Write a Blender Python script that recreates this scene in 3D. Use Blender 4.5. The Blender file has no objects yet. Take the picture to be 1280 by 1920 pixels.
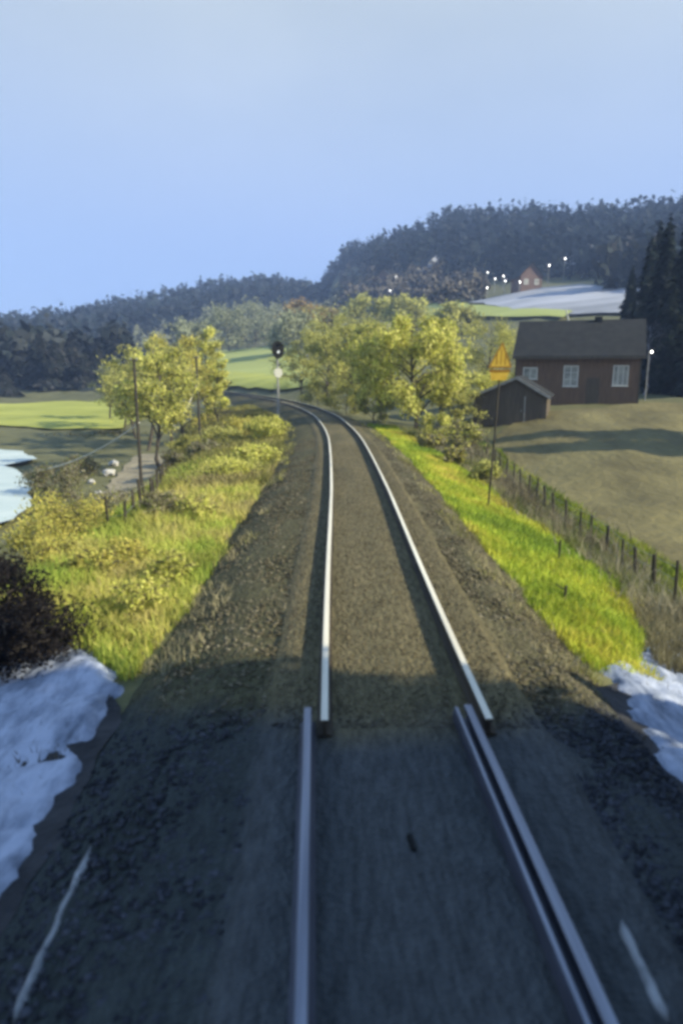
import bpy, bmesh, math
import numpy as np
from mathutils import Vector, geometry

SC = bpy.context.scene
COL = SC.collection
rad = math.radians

# ------------------------------------------------------------------ camera
FPX = 1300.0                      # focal length in pixels of the 1280 x 1920 photograph
PITCH = math.atan(270 / FPX)
CAM_H = 3.44
cam_data = bpy.data.cameras.new('camera')
cam = bpy.data.objects.new('camera', cam_data)
COL.objects.link(cam)
cam.location = (0, 0, CAM_H)
cam.rotation_euler = (rad(90) - PITCH, 0, 0)
cam_data.sensor_fit = 'VERTICAL'
cam_data.sensor_height = 36
cam_data.lens = 36 * FPX / 1920
cam_data.clip_start = 0.1
cam_data.clip_end = 6000
cam_data.dof.use_dof = True
cam_data.dof.focus_distance = 42
cam_data.dof.aperture_fstop = (cam_data.lens / 1000) / 0.032
SC.camera = cam

# ------------------------------------------------------------------ sky, sun, exposure
SUN_EL, SUN_AZ = rad(31), rad(-20)          # azimuth: from +X (right) towards +Y (ahead)
sun_dir = Vector((math.cos(SUN_EL) * math.cos(SUN_AZ), math.cos(SUN_EL) * math.sin(SUN_AZ), math.sin(SUN_EL)))
world = bpy.data.worlds.new('World')
SC.world = world
world.use_nodes = True
wn, wl = world.node_tree.nodes, world.node_tree.links
bg = wn['Background']
sky = wn.new('ShaderNodeTexSky')
sky.sky_type = 'NISHITA'
sky.sun_disc = False
sky.sun_elevation = SUN_EL
sky.sun_rotation = math.atan2(sun_dir.x, sun_dir.y)
sky.altitude = 100
sky.air_density = 1.0
sky.dust_density = 1.2
sky.ozone_density = 3.0
# thin even cloud veil over the blue sky: paler overhead, bluer low down
wtc = wn.new('ShaderNodeTexCoord'); wsx = wn.new('ShaderNodeSeparateXYZ'); wl.new(wtc.outputs['Generated'], wsx.inputs[0])
wr = wn.new('ShaderNodeValToRGB'); we = wr.color_ramp.elements
we[0].position, we[0].color = 0.05, (2.15, 3.35, 6.5, 1)
we[1].position, we[1].color = 0.42, (3.8, 4.40, 4.95, 1)
wd = wr.color_ramp.elements.new(0.72); wd.color = (2.0, 3.5, 6.6, 1)
wl.new(wsx.outputs['Z'], wr.inputs[0])
wnz = wn.new('ShaderNodeTexNoise'); wnz.inputs['Scale'].default_value = 1.6; wnz.inputs['Detail'].default_value = 4
wmp = wn.new('ShaderNodeMapping'); wmp.inputs['Scale'].default_value = (1, 1, 2.5); wl.new(wtc.outputs['Generated'], wmp.inputs[0]); wl.new(wmp.outputs[0], wnz.inputs['Vector'])
wmr = wn.new('ShaderNodeMapRange'); wmr.inputs[3].default_value = 0.66; wmr.inputs[4].default_value = 0.94; wmr.inputs[1].default_value = 0.3; wmr.inputs[2].default_value = 0.7
wl.new(wnz.outputs['Fac'], wmr.inputs[0])
wmx = wn.new('ShaderNodeMix'); wmx.data_type = 'RGBA'; wl.new(wmr.outputs[0], wmx.inputs[0])
wl.new(sky.outputs[0], wmx.inputs[6]); wl.new(wr.outputs[0], wmx.inputs[7]); wl.new(wmx.outputs[2], bg.inputs[0])
bg.inputs[1].default_value = 0.104
sun_data = bpy.data.lights.new('sun', 'SUN')
sun_data.energy = 5.0
sun_data.angle = rad(0.6)
sun_data.color = (1.0, 0.92, 0.73)
sun = bpy.data.objects.new('sun', sun_data)
COL.objects.link(sun)
sun.location = (60, 20, 60)
sun.rotation_euler = (-sun_dir).to_track_quat('-Z', 'Y').to_euler()
SC.view_settings.view_transform = 'Standard'
SC.view_settings.look = 'None'
SC.view_settings.gamma = 1
SC.view_settings.use_curve_mapping = False
SC.view_settings.exposure = 0.70
SC.cycles.pixel_filter_type = 'GAUSSIAN'
SC.cycles.filter_width = 3.8
SC.cycles.max_bounces = 6
SC.cycles.volume_bounces = 0

# ------------------------------------------------------------------ small helpers
def tag(o, label=None, cat=None, group=None, kind=None):
    if label: o['label'] = label
    if cat: o['category'] = cat
    if group: o['group'] = group
    if kind: o['kind'] = kind
    return o

def empty(name, loc, rz=0.0):
    o = bpy.data.objects.new(name, None)
    COL.objects.link(o)
    o.empty_display_size = 0.3
    o.location = loc
    o.rotation_euler = (0, 0, rz)
    return o

def link_mesh(name, verts, faces, mats, parent=None, tint=None, mat_idx=None, smooth=False):
    """verts (n,3); faces: (m,k) array or list of lists."""
    me = bpy.data.meshes.new(name)
    verts = np.asarray(verts, dtype=np.float32)
    if isinstance(faces, np.ndarray):
        k = faces.shape[1]
        me.vertices.add(len(verts)); me.vertices.foreach_set('co', verts.ravel())
        me.loops.add(faces.size); me.loops.foreach_set('vertex_index', faces.ravel().astype(np.int32))
        me.polygons.add(len(faces))
        me.polygons.foreach_set('loop_start', np.arange(0, faces.size, k, dtype=np.int32))
        me.polygons.foreach_set('loop_total', np.full(len(faces), k, dtype=np.int32))
    else:
        me.from_pydata(verts.tolist(), [], faces)
    if not isinstance(mats, (list, tuple)): mats = [mats]
    for m in mats: me.materials.append(m)
    if mat_idx is not None:
        me.polygons.foreach_set('material_index', np.asarray(mat_idx, dtype=np.int32))
    if smooth:
        me.polygons.foreach_set('use_smooth', np.ones(len(me.polygons), dtype=bool))
    if tint is not None:
        a = me.attributes.new('tint', 'FLOAT_COLOR', 'POINT')
        t = np.ones((len(verts), 4), dtype=np.float32); t[:, :3] = tint
        a.data.foreach_set('color', t.ravel())
    me.update(); me.validate()
    o = bpy.data.objects.new(name, me)
    COL.objects.link(o)
    if parent: o.parent = parent
    return o

class MB:
    """collects simple solids into one mesh"""
    def __init__(s): s.v, s.f, s.m = [], [], []
    def add(s, v, f, mi=0):
        b = len(s.v); s.v += [tuple(p) for p in v]; s.f += [[i + b for i in q] for q in f]; s.m += [mi] * len(f)
    def box(s, x0, x1, y0, y1, z0, z1, mi=0):
        v = [(x, y, z) for z in (z0, z1) for y in (y0, y1) for x in (x0, x1)]
        s.add(v, [(0, 2, 3, 1), (4, 5, 7, 6), (0, 1, 5, 4), (2, 6, 7, 3), (0, 4, 6, 2), (1, 3, 7, 5)], mi)
    def tube(s, pts, rs, n=7, mi=0, cap=True):
        pts = [Vector(p) for p in pts]
        if not hasattr(rs, '__len__'): rs = [rs] * len(pts)
        v, f = [], []
        for i, p in enumerate(pts):
            t = (pts[min(i + 1, len(pts) - 1)] - pts[max(i - 1, 0)]).normalized()
            a = t.cross(Vector((0, 0, 1)))
            if a.length < 1e-3: a = t.cross(Vector((1, 0, 0)))
            a.normalize(); b = t.cross(a)
            for k in range(n):
                w = 2 * math.pi * k / n
                v.append(p + (a * math.cos(w) + b * math.sin(w)) * rs[i])
        for i in range(len(pts) - 1):
            for k in range(n):
                k2 = (k + 1) % n
                f.append((i * n + k, i * n + k2, (i + 1) * n + k2, (i + 1) * n + k))
        if cap:
            f.append(tuple(range(n))[::-1]); f.append(tuple(range((len(pts) - 1) * n, len(pts) * n)))
        s.add(v, f, mi)
    def prism(s, outline, y0, y1, mi=0):
        """outline in xz, extruded along y"""
        n = len(outline)
        v = [(x, y0, z) for x, z in outline] + [(x, y1, z) for x, z in outline]
        f = [tuple(range(n)), tuple(range(n, 2 * n))[::-1]] + [(i, i + n, (i + 1) % n + n, (i + 1) % n) for i in range(n)]
        s.add(v, f, mi)
    def build(s, name, mats, parent=None, smooth=False):
        o = link_mesh(name, s.v, s.f, mats, parent, mat_idx=s.m, smooth=smooth)
        bm = bmesh.new(); bm.from_mesh(o.data); bmesh.ops.recalc_face_normals(bm, faces=bm.faces); bm.to_mesh(o.data); bm.free()
        return o

# ------------------------------------------------------------------ materials
def mat(name, c1, c2=None, rough=0.85, scale=4.0, bump=0.0, bscale=None, stretch=(1, 1, 1), metallic=0.0, spec=0.3, detail=5, tint=False, ramp=(0.35, 0.65)):
    m = bpy.data.materials.new(name); m.use_nodes = True
    n, l = m.node_tree.nodes, m.node_tree.links
    p = n['Principled BSDF']
    p.inputs['Roughness'].default_value = rough
    p.inputs['Metallic'].default_value = metallic
    p.inputs['Specular IOR Level'].default_value = spec
    tc = n.new('ShaderNodeTexCoord'); mp = n.new('ShaderNodeMapping')
    mp.inputs['Scale'].default_value = stretch
    l.new(tc.outputs['Object'], mp.inputs[0])
    out = None
    nz = n.new('ShaderNodeTexNoise'); nz.inputs['Scale'].default_value = scale; nz.inputs['Detail'].default_value = detail
    nz.inputs['Roughness'].default_value = 0.65
    l.new(mp.outputs[0], nz.inputs['Vector'])
    r = n.new('ShaderNodeValToRGB')
    r.color_ramp.elements[0].position, r.color_ramp.elements[1].position = ramp
    r.color_ramp.elements[0].color = (*c1, 1); r.color_ramp.elements[1].color = (*(c2 or c1), 1)
    l.new(nz.outputs['Fac'], r.inputs[0])
    out = r.outputs[0]
    if tint:
        at = n.new('ShaderNodeAttribute'); at.attribute_name = 'tint'
        mx = n.new('ShaderNodeMix'); mx.data_type = 'RGBA'; mx.blend_type = 'MULTIPLY'; mx.inputs[0].default_value = 1
        l.new(out, mx.inputs[6]); l.new(at.outputs['Color'], mx.inputs[7]); out = mx.outputs[2]
    l.new(out, p.inputs['Base Color'])
    if bump:
        b = n.new('ShaderNodeBump'); b.inputs['Strength'].default_value = 1; b.inputs['Distance'].default_value = bump
        n2 = n.new('ShaderNodeTexNoise'); n2.inputs['Scale'].default_value = bscale or scale * 3; n2.inputs['Detail'].default_value = 6
        l.new(tc.outputs['Object'], n2.inputs['Vector']); l.new(n2.outputs['Fac'], b.inputs['Height']); l.new(b.outputs[0], p.inputs['Normal'])
    return m

def leaf_mat(name, trans=0.45):
    """foliage whose own colour comes from the per-leaf tint"""
    m = bpy.data.materials.new(name); m.use_nodes = True
    n, l = m.node_tree.nodes, m.node_tree.links
    p = n['Principled BSDF']; p.inputs['Roughness'].default_value = 0.75; p.inputs['Specular IOR Level'].default_value = 0.0 if not trans else 0.15
    at = n.new('ShaderNodeAttribute'); at.attribute_name = 'tint'
    nz = n.new('ShaderNodeTexNoise'); nz.inputs['Scale'].default_value = 0.9; nz.inputs['Detail'].default_value = 3
    tc = n.new('ShaderNodeTexCoord'); l.new(tc.outputs['Object'], nz.inputs['Vector'])
    hs = n.new('ShaderNodeHueSaturation'); mr = n.new('ShaderNodeMapRange')
    mr.inputs[1].default_value = 0.3; mr.inputs[2].default_value = 0.7; mr.inputs[3].default_value = 0.75; mr.inputs[4].default_value = 1.2
    l.new(nz.outputs['Fac'], mr.inputs[0]); l.new(mr.outputs[0], hs.inputs['Value'])
    l.new(at.outputs['Color'], hs.inputs['Color'])
    l.new(hs.outputs[0], p.inputs['Base Color'])
    if trans:
        t = n.new('ShaderNodeBsdfTranslucent'); l.new(hs.outputs[0], t.inputs[0])
        ms = n.new('ShaderNodeMixShader'); ms.inputs[0].default_value = trans
        l.new(p.outputs[0], ms.inputs[1]); l.new(t.outputs[0], ms.inputs[2]); l.new(ms.outputs[0], n['Material Output'].inputs[0])
    return m

def emit_mat(name, col, s):
    m = bpy.data.materials.new(name); m.use_nodes = True
    p = m.node_tree.nodes['Principled BSDF']
    p.inputs['Base Color'].default_value = (*col, 1)
    p.inputs['Emission Color'].default_value = (*col, 1); p.inputs['Emission Strength'].default_value = s
    return m

M = {}
M['leaf'] = leaf_mat('leaf')
M['needle'] = leaf_mat('needle', 0.0)
M['grass'] = leaf_mat('grass_blade', 0.3)
M['bark'] = mat('bark', (0.045, 0.036, 0.026), (0.10, 0.085, 0.06), scale=9, bump=0.02, stretch=(1, 1, 0.25))
M['birch_bark'] = mat('birch_bark', (0.10, 0.10, 0.11), (0.34, 0.34, 0.36), scale=5, stretch=(1, 1, 0.5))
M['post_wood'] = mat('post_wood', (0.03, 0.027, 0.02), (0.075, 0.065, 0.045), scale=8, bump=0.01, stretch=(1, 1, 0.2))
M['ground'] = mat('ground_soil_grass', (0.085, 0.085, 0.030), (0.15, 0.145, 0.06), scale=0.35, bump=0.05, bscale=3, detail=8)
M['field'] = mat('ploughed_field', (0.090, 0.076, 0.028), (0.190, 0.162, 0.062), scale=0.35, bump=0.12, bscale=2.5, detail=9, stretch=(1, 0.45, 1))
M['meadow'] = mat('meadow_grass', (0.24, 0.26, 0.04), (0.40, 0.41, 0.08), scale=0.12, bump=0.05, bscale=3, stretch=(0.5, 1.6, 1), detail=8)
M['far_meadow'] = mat('far_meadow_grass', (0.28, 0.31, 0.075), (0.37, 0.40, 0.115), scale=0.04, stretch=(0.4, 2.2, 1), detail=8)
M['path'] = mat('gravel_path', (0.21, 0.18, 0.115), (0.33, 0.29, 0.19), scale=1.4, bump=0.02, bscale=14)
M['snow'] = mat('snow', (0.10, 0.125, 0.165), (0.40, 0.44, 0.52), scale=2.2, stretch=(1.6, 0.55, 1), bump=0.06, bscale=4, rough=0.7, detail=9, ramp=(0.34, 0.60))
M['snowfield'] = mat('snowfield', (0.20, 0.21, 0.22), (0.46, 0.47, 0.50), scale=0.03, detail=9, stretch=(0.6, 2, 1))
M['rock'] = mat('rock', (0.35, 0.34, 0.30), (0.6, 0.58, 0.52), scale=6, bump=0.02)
M['pole_grey'] = mat('galvanised', (0.22, 0.22, 0.2), (0.34, 0.34, 0.31), scale=6, rough=0.5)
M['black_paint'] = mat('black_paint', (0.008, 0.009, 0.008), (0.015, 0.016, 0.014), scale=10, rough=0.7, spec=0.1)
M['white_paint'] = mat('white_paint', (0.40, 0.40, 0.33), (0.50, 0.50, 0.42), scale=6, rough=0.5)
M['lens_off'] = mat('lens_dark', (0.008, 0.008, 0.01), rough=0.15, spec=0.6)
M['lens_lit'] = emit_mat('lens_lit', (0.92, 0.95, 0.9), 0.7)
M['lamp_lit'] = emit_mat('lamp_lit', (1.0, 0.97, 0.92), 9)
M['sign_yellow'] = mat('sign_yellow', (0.50, 0.32, 0.03), (0.64, 0.44, 0.06), scale=5, rough=0.5)
M['sign_dark'] = mat('sign_dark', (0.24, 0.12, 0.012), (0.30, 0.16, 0.02), scale=8, rough=0.5)
M['red_wood'] = mat('red_boards', (0.125, 0.082, 0.052), (0.215, 0.138, 0.085), scale=2.2, bump=0.01, stretch=(6, 6, 0.4))
M['brown_wood'] = mat('brown_boards', (0.075, 0.060, 0.040), (0.135, 0.108, 0.072), scale=2.2, bump=0.01, stretch=(6, 6, 0.4))
M['roof_dark'] = mat('roof_tiles', (0.014, 0.015, 0.013), (0.026, 0.026, 0.022), scale=1.5, bump=0.02, bscale=12)
M['trim'] = mat('weathered_trim', (0.26, 0.25, 0.21), (0.38, 0.37, 0.32), scale=4, rough=0.7)
M['window_frame'] = mat('window_frame_paint', (0.55, 0.54, 0.47), (0.7, 0.69, 0.6), scale=4, rough=0.6)
M['pane'] = mat('window_pane', (0.16, 0.165, 0.14), (0.42, 0.42, 0.35), scale=1.2, rough=0.15, spec=0.4)
M['pale_wall'] = mat('pale_wall', (0.36, 0.38, 0.42), (0.46, 0.48, 0.52), scale=1)
M['ochre_wall'] = mat('ochre_wall', (0.13, 0.085, 0.065), (0.19, 0.12, 0.09), scale=1)
M['cable'] = mat('cable', (0.55, 0.53, 0.42), (0.68, 0.66, 0.54), scale=3, rough=0.5)
M['stone_stuff'] = leaf_mat('ballast_stone', 0.0)

# ------------------------------------------------------------------ photograph <-> place
F_ = np.array([0, math.cos(PITCH), -math.sin(PITCH)]); U_ = np.array([0, math.sin(PITCH), math.cos(PITCH)]); R_ = np.array([1.0, 0, 0])
C_ = np.array([0, 0, CAM_H])
def ray(px, py):
    return F_ + R_ * ((px - 640) / FPX) + U_ * ((960 - py) / FPX)
def at(px, py, Y):
    d = ray(px, py); return C_ + d * (Y / d[1])

def ss(a, b, x):
    t = np.clip((np.asarray(x, float) - a) / (b - a), 0, 1); return t * t * (3 - 2 * t)
def vnoise(x, y, seed=0):
    """smooth value noise"""
    xi, yi = np.floor(x).astype(int), np.floor(y).astype(int)
    fx, fy = x - xi, y - yi
    fx, fy = fx * fx * (3 - 2 * fx), fy * fy * (3 - 2 * fy)
    def h(a, b):
        v = np.sin(a * 127.1 + b * 311.7 + seed * 74.7) * 43758.5453
        return v - np.floor(v)
    return (h(xi, yi) * (1 - fx) + h(xi + 1, yi) * fx) * (1 - fy) + (h(xi, yi + 1) * (1 - fx) + h(xi + 1, yi + 1) * fx) * fy
def fbm(x, y, seed=0, o=4):
    x, y = np.asarray(x, float), np.asarray(y, float)
    a, t, s = 0.5, 0, 0
    for i in range(o):
        t = t + a * vnoise(x, y, seed + i); s += a; x, y, a = x * 2.03, y * 2.03, a * 0.5
    return t / s

# centre line of the track (metres)
TY = np.array([-30, -12, 0, 6.5, 11, 16, 20, 28, 35, 43, 51.5, 62, 74, 90, 105, 118, 130, 140])
TX = np.array([1.6, 1.15, 0.75, 0.615, 0.56, 0.53, 0.49, 0.33, 0.08, -0.5, -1.45, -3.4, -6.6, -12.6, -20.5, -30, -43, -60])
def catmull(px, py, n):
    P = np.stack([px, py], 1); P = np.vstack([2 * P[0] - P[1], P, 2 * P[-1] - P[-2]])
    out = []
    for i in range(1, len(P) - 2):
        p0, p1, p2, p3 = P[i - 1:i + 3]
        for t in np.linspace(0, 1, n, endpoint=False):
            out.append(0.5 * (2 * p1 + (p2 - p0) * t + (2 * p0 - 5 * p1 + 4 * p2 - p3) * t * t + (3 * p1 - p0 - 3 * p2 + p3) * t ** 3))
    out.append(P[-2]); return np.array(out)
TRK = catmull(TX, TY, 8)
def offset_line(P, d):
    t = np.gradient(P, axis=0); t /= np.linalg.norm(t, axis=1)[:, None]
    return P + np.stack([t[:, 1], -t[:, 0]], 1) * d
def track_d(x, y):
    """signed distance from the centre line, right positive"""
    x, y = np.asarray(x, float), np.asarray(y, float)
    shp = x.shape; q = np.stack([x.ravel(), y.ravel()], 1)
    best = np.full(len(q), 1e18); sg = np.zeros(len(q))
    P = TRK[::2]
    for a, b in zip(P[:-1], P[1:]):
        e = b - a; t = np.clip(((q - a) @ e) / (e @ e), 0, 1)
        r = q - (a + t[:, None] * e); d2 = (r * r).sum(1)
        m = d2 < best
        best[m] = d2[m]; sg[m] = np.sign(e[1] * r[m, 0] - e[0] * r[m, 1])
    return (np.sqrt(best) * np.where(sg == 0, 1, sg)).reshape(shp)

RID_PX = [-900, -300, 0, 200, 400, 520, 600, 640, 700, 830, 980, 1150, 1280, 1700, 2300]
RID_PY = [620, 612, 606, 572, 526, 518, 536, 476, 450, 394, 390, 406, 394, 394, 394]
def col_of(x, y): return 640 + FPX * x / np.maximum(y * 0.979, 1.0)
def z_far(x, y):
    r = np.hypot(x, y); c = np.clip(np.where(y > 1, col_of(x, y), np.where(x > 0, 3000, -1500)), -1500, 3000)
    py = np.interp(c, RID_PX, RID_PY); R = np.interp(c, [0, 560, 700, 1280], [470, 520, 430, 410])
    el = np.arctan((960 - py) / FPX) - PITCH
    zr = CAM_H + R * np.tan(el) - 11
    z100 = np.interp(c, [300, 400, 700, 1000], [-2.3, -0.4, 1.5, 4.5])
    z250 = np.interp(c, [0, 300, 450, 600, 800, 1000, 1280], [3, 6, 11, 17, 25, 31, 33])
    t1 = ss(0, 1, (r - 100) / 150.0) * 0.5 + np.clip((r - 100) / 150, 0, 1) * 0.5
    z = z100 + (z250 - z100) * t1
    t2 = np.clip((r - 250) / (R - 250), 0, 1.15)
    z = np.where(r > 250, z250 + (zr - z250) * t2, z)
    return z - 0.12 * np.maximum(r - R * 1.12, 0)
def zt(x, y):
    x, y = np.asarray(x, float), np.asarray(y, float)
    d = track_d(x, y); r = np.hypot(x, y)
    gl = np.interp(y, [-100, 60, 75, 127, 200], [-3.2, -3.2, -2.8, -2.0, -1.0])
    gr = -2.0 + ss(18, 52, y) * (1.7 + 1.2 * ss(5, 18, x)) + 2.0 * ss(55, 100, y)
    nat = np.where(d < 0, gl, gr)
    k = 1 - 0.75 * ss(25, 48, y) * (d > 0)
    bl = np.interp(d, [-13, -10, -7, -3.2, -2.4, 0], [-3.2, -2.3, -1.0, -0.62, -0.3, -0.22])
    br = np.interp(d, [0, 2.0, 2.7, 5.8, 7.2], [-0.22, -0.26, -0.5, -1.55, -2.0])
    br = -0.22 + (br + 0.22) * k
    bank = np.where(d < 0, bl, br)
    w = ss(6.0, 13.0, np.abs(d))
    z = bank * (1 - w) + nat * w
    zf = z_far(x, y)
    wf = ss(85, 150, r) * ss(5.5, 16, np.abs(d)) 
    wf = np.maximum(wf, ss(150, 175, r))
    z = z * (1 - wf) + zf * wf
    bumps = (fbm(x * 0.35, y * 0.35, 3) - 0.5) * 0.5 * ss(2.8, 6, np.abs(d))
    big = (fbm(x * 0.012, y * 0.012, 9) - 0.5) * 3 * ss(150, 260, r)
    return z + bumps + big
def zp(x, y): return float(zt(np.array([x]), np.array([y]))[0])
_T = np.concatenate([np.linspace(3, 80, 500), np.linspace(80.3, 700, 900)])
def gp(px, py):
    """the point of the ground seen at a pixel"""
    d = ray(px, py); P = C_ + _T[:, None] * d
    below = P[:, 2] < zt(P[:, 0], P[:, 1])
    i = int(np.argmax(below)) if below.any() else len(_T) - 1
    return P[i]

# ------------------------------------------------------------------ ground sheet
def axis(lo, hi, a, b, step, grow):
    """fine between a and b, growing outside"""
    xs = list(np.arange(a, b, step)); s = step; x = xs[0]; left = []
    while x > lo: s *= grow; x -= s; left.append(x)
    s = step; x = xs[-1]; right = []
    while x < hi: s *= grow; x += s; right.append(x)
    return np.array(left[::-1] + xs + right)
gx = axis(-620, 620, -26, 26, 0.5, 1.045); gy = axis(-90, 640, -4, 64, 0.5, 1.03)
X, Y = np.meshgrid(gx, gy)
Z = zt(X, Y) - 0.03 - 0.0012 * np.maximum(np.hypot(X, Y) - 20, 0)
nx, ny = len(gx), len(gy)
idx = np.arange(nx * ny).reshape(ny, nx)
quads = np.stack([idx[:-1, :-1], idx[:-1, 1:], idx[1:, 1:], idx[1:, :-1]], -1).reshape(-1, 4)
g = link_mesh('ground', np.stack([X, Y, Z], -1).reshape(-1, 3), quads, M['ground'], smooth=True)
tag(g, kind='structure')

def drape(name, poly, off, step, material, jag=0.0, kind='structure', zfun=None, seed=1):
    """a sheet over the terrain inside a polygon of ground points"""
    P = [np.array(p[:2], float) for p in poly]
    B = []
    for a, b in zip(P, P[1:] + P[:1]):
        n = max(1, int(np.linalg.norm(b - a) / (step * 0.8)))
        for t in np.linspace(0, 1, n, endpoint=False): B.append(a + (b - a) * t)
    B = np.array(B)
    if jag:
        B[:, 0] += (fbm(B[:, 0] / (jag * 3), B[:, 1] / (jag * 3), seed) - 0.5) * 2 * jag
        B[:, 1] += (fbm(B[:, 0] / (jag * 3), B[:, 1] / (jag * 3), seed + 5) - 0.5) * 2 * jag
    lo, hi = B.min(0), B.max(0)
    xs, ys = np.meshgrid(np.arange(lo[0], hi[0], step), np.arange(lo[1], hi[1], step))
    q = np.stack([xs.ravel(), ys.ravel()], 1)
    q += np.random.default_rng(seed).uniform(-0.25, 0.25, q.shape) * step
    inside = np.zeros(len(q), bool)
    for a, b in zip(B, np.roll(B, -1, 0)):
        c = ((a[1] > q[:, 1]) != (b[1] > q[:, 1])) & (q[:, 0] < (b[0] - a[0]) * (q[:, 1] - a[1]) / (b[1] - a[1] + 1e-12) + a[0])
        inside ^= c
    q = q[inside]
    pts = [Vector(p) for p in np.vstack([B, q])]
    n = len(B)
    v, e, f, *_ = geometry.delaunay_2d_cdt(pts, [], [list(range(n))], 1, 1e-4)
    v = np.array([(p.x, p.y) for p in v])
    z = (zt(v[:, 0], v[:, 1]) if zfun is None else zfun(v[:, 0], v[:, 1])) + off
    o = link_mesh(name, np.column_stack([v, z]), [list(t) for t in f], material, smooth=True)
    bm = bmesh.new(); bm.from_mesh(o.data); bmesh.ops.recalc_face_normals(bm, faces=bm.faces)
    if sum(fc.normal.z for fc in bm.faces) < 0: bmesh.ops.reverse_faces(bm, faces=bm.faces)
    bm.to_mesh(o.data); bm.free()
    return tag(o, kind=kind)

# brown field in front of the house
drape('field', [(7.8, 16), (9.5, 12), (30, 10), (60, 20), (62, 60), (36, 56), (24, 50.5), (12, 47), (8.5, 40), (8.0, 28)], 0.03, 0.8, M['field'], jag=0.4)
# bright meadow on the left beyond the water
drape('meadow', [gp(30, 800), gp(120, 806), gp(225, 806), gp(262, 790), gp(270, 762), gp(330, 745), gp(205, 742), gp(60, 757), gp(-120, 762), gp(-120, 800)], 0.10, 2.0, M['meadow'], jag=1.2)
# meadow rising behind the curve
drape('meadow', [gp(380, 728), gp(440, 729), gp(560, 735), gp(600, 718), gp(600, 690), gp(530, 652), gp(470, 655), gp(380, 662)], 0.28, 4.0, M['far_meadow'], jag=2)
b = [gp(350, 727), gp(440, 729), gp(540, 733), gp(545, 708), gp(440, 701), gp(350, 702)]
drape('meadow', b, 0.36, 3.0, M['meadow'], jag=1.0)
# snowy slope below the village
drape('snow_field', [gp(870, 572), gp(960, 588), gp(1060, 592), gp(1190, 590), gp(1330, 585), gp(1330, 548), gp(1160, 545), gp(1080, 537), gp(1010, 543), gp(950, 556)], 0.5, 6.0, M['snowfield'], jag=5)
drape('meadow', [gp(760, 598), gp(960, 602), gp(1060, 598), gp(1060, 588), gp(960, 586), gp(870, 574), gp(800, 572)], 0.6, 6.0, M['far_meadow'], jag=4)
# gravel path at the foot of the left bank
drape('path', [gp(195, 985), gp(240, 992), gp(300, 935), gp(318, 880), gp(318, 852), gp(262, 852), gp(225, 885), gp(185, 935)], 0.035, 0.5, M['path'], jag=0.35)
# dark wet soil along the line where the snow lies
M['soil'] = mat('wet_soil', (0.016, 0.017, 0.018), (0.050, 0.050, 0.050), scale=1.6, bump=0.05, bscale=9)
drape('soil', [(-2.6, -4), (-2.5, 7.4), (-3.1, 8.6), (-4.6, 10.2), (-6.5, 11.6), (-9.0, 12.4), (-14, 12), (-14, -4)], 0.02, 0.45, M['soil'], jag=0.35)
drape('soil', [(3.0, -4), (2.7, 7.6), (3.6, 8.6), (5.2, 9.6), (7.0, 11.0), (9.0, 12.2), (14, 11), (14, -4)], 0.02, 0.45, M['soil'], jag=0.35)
# pond, with the pale sky reflection put into its colour
wm = mat('pond_water', (0.44, 0.52, 0.46), (0.60, 0.66, 0.57), scale=0.3, rough=0.4, spec=0.6, bump=0.01, bscale=2)
def wpt(px, py):
    d = ray(px, py); t = (-3.0 - CAM_H) / d[2]; return C_ + d * t
drape('water', [wpt(-260, 985), wpt(-10, 985), wpt(30, 972), wpt(52, 950), wpt(68, 906), wpt(30, 880), wpt(12, 872), wpt(70, 860), wpt(40, 846), wpt(0, 842), wpt(-260, 838)], 0, 1.0, wm, jag=0.5, zfun=lambda x, y: np.full(len(x), -3.0))

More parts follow.
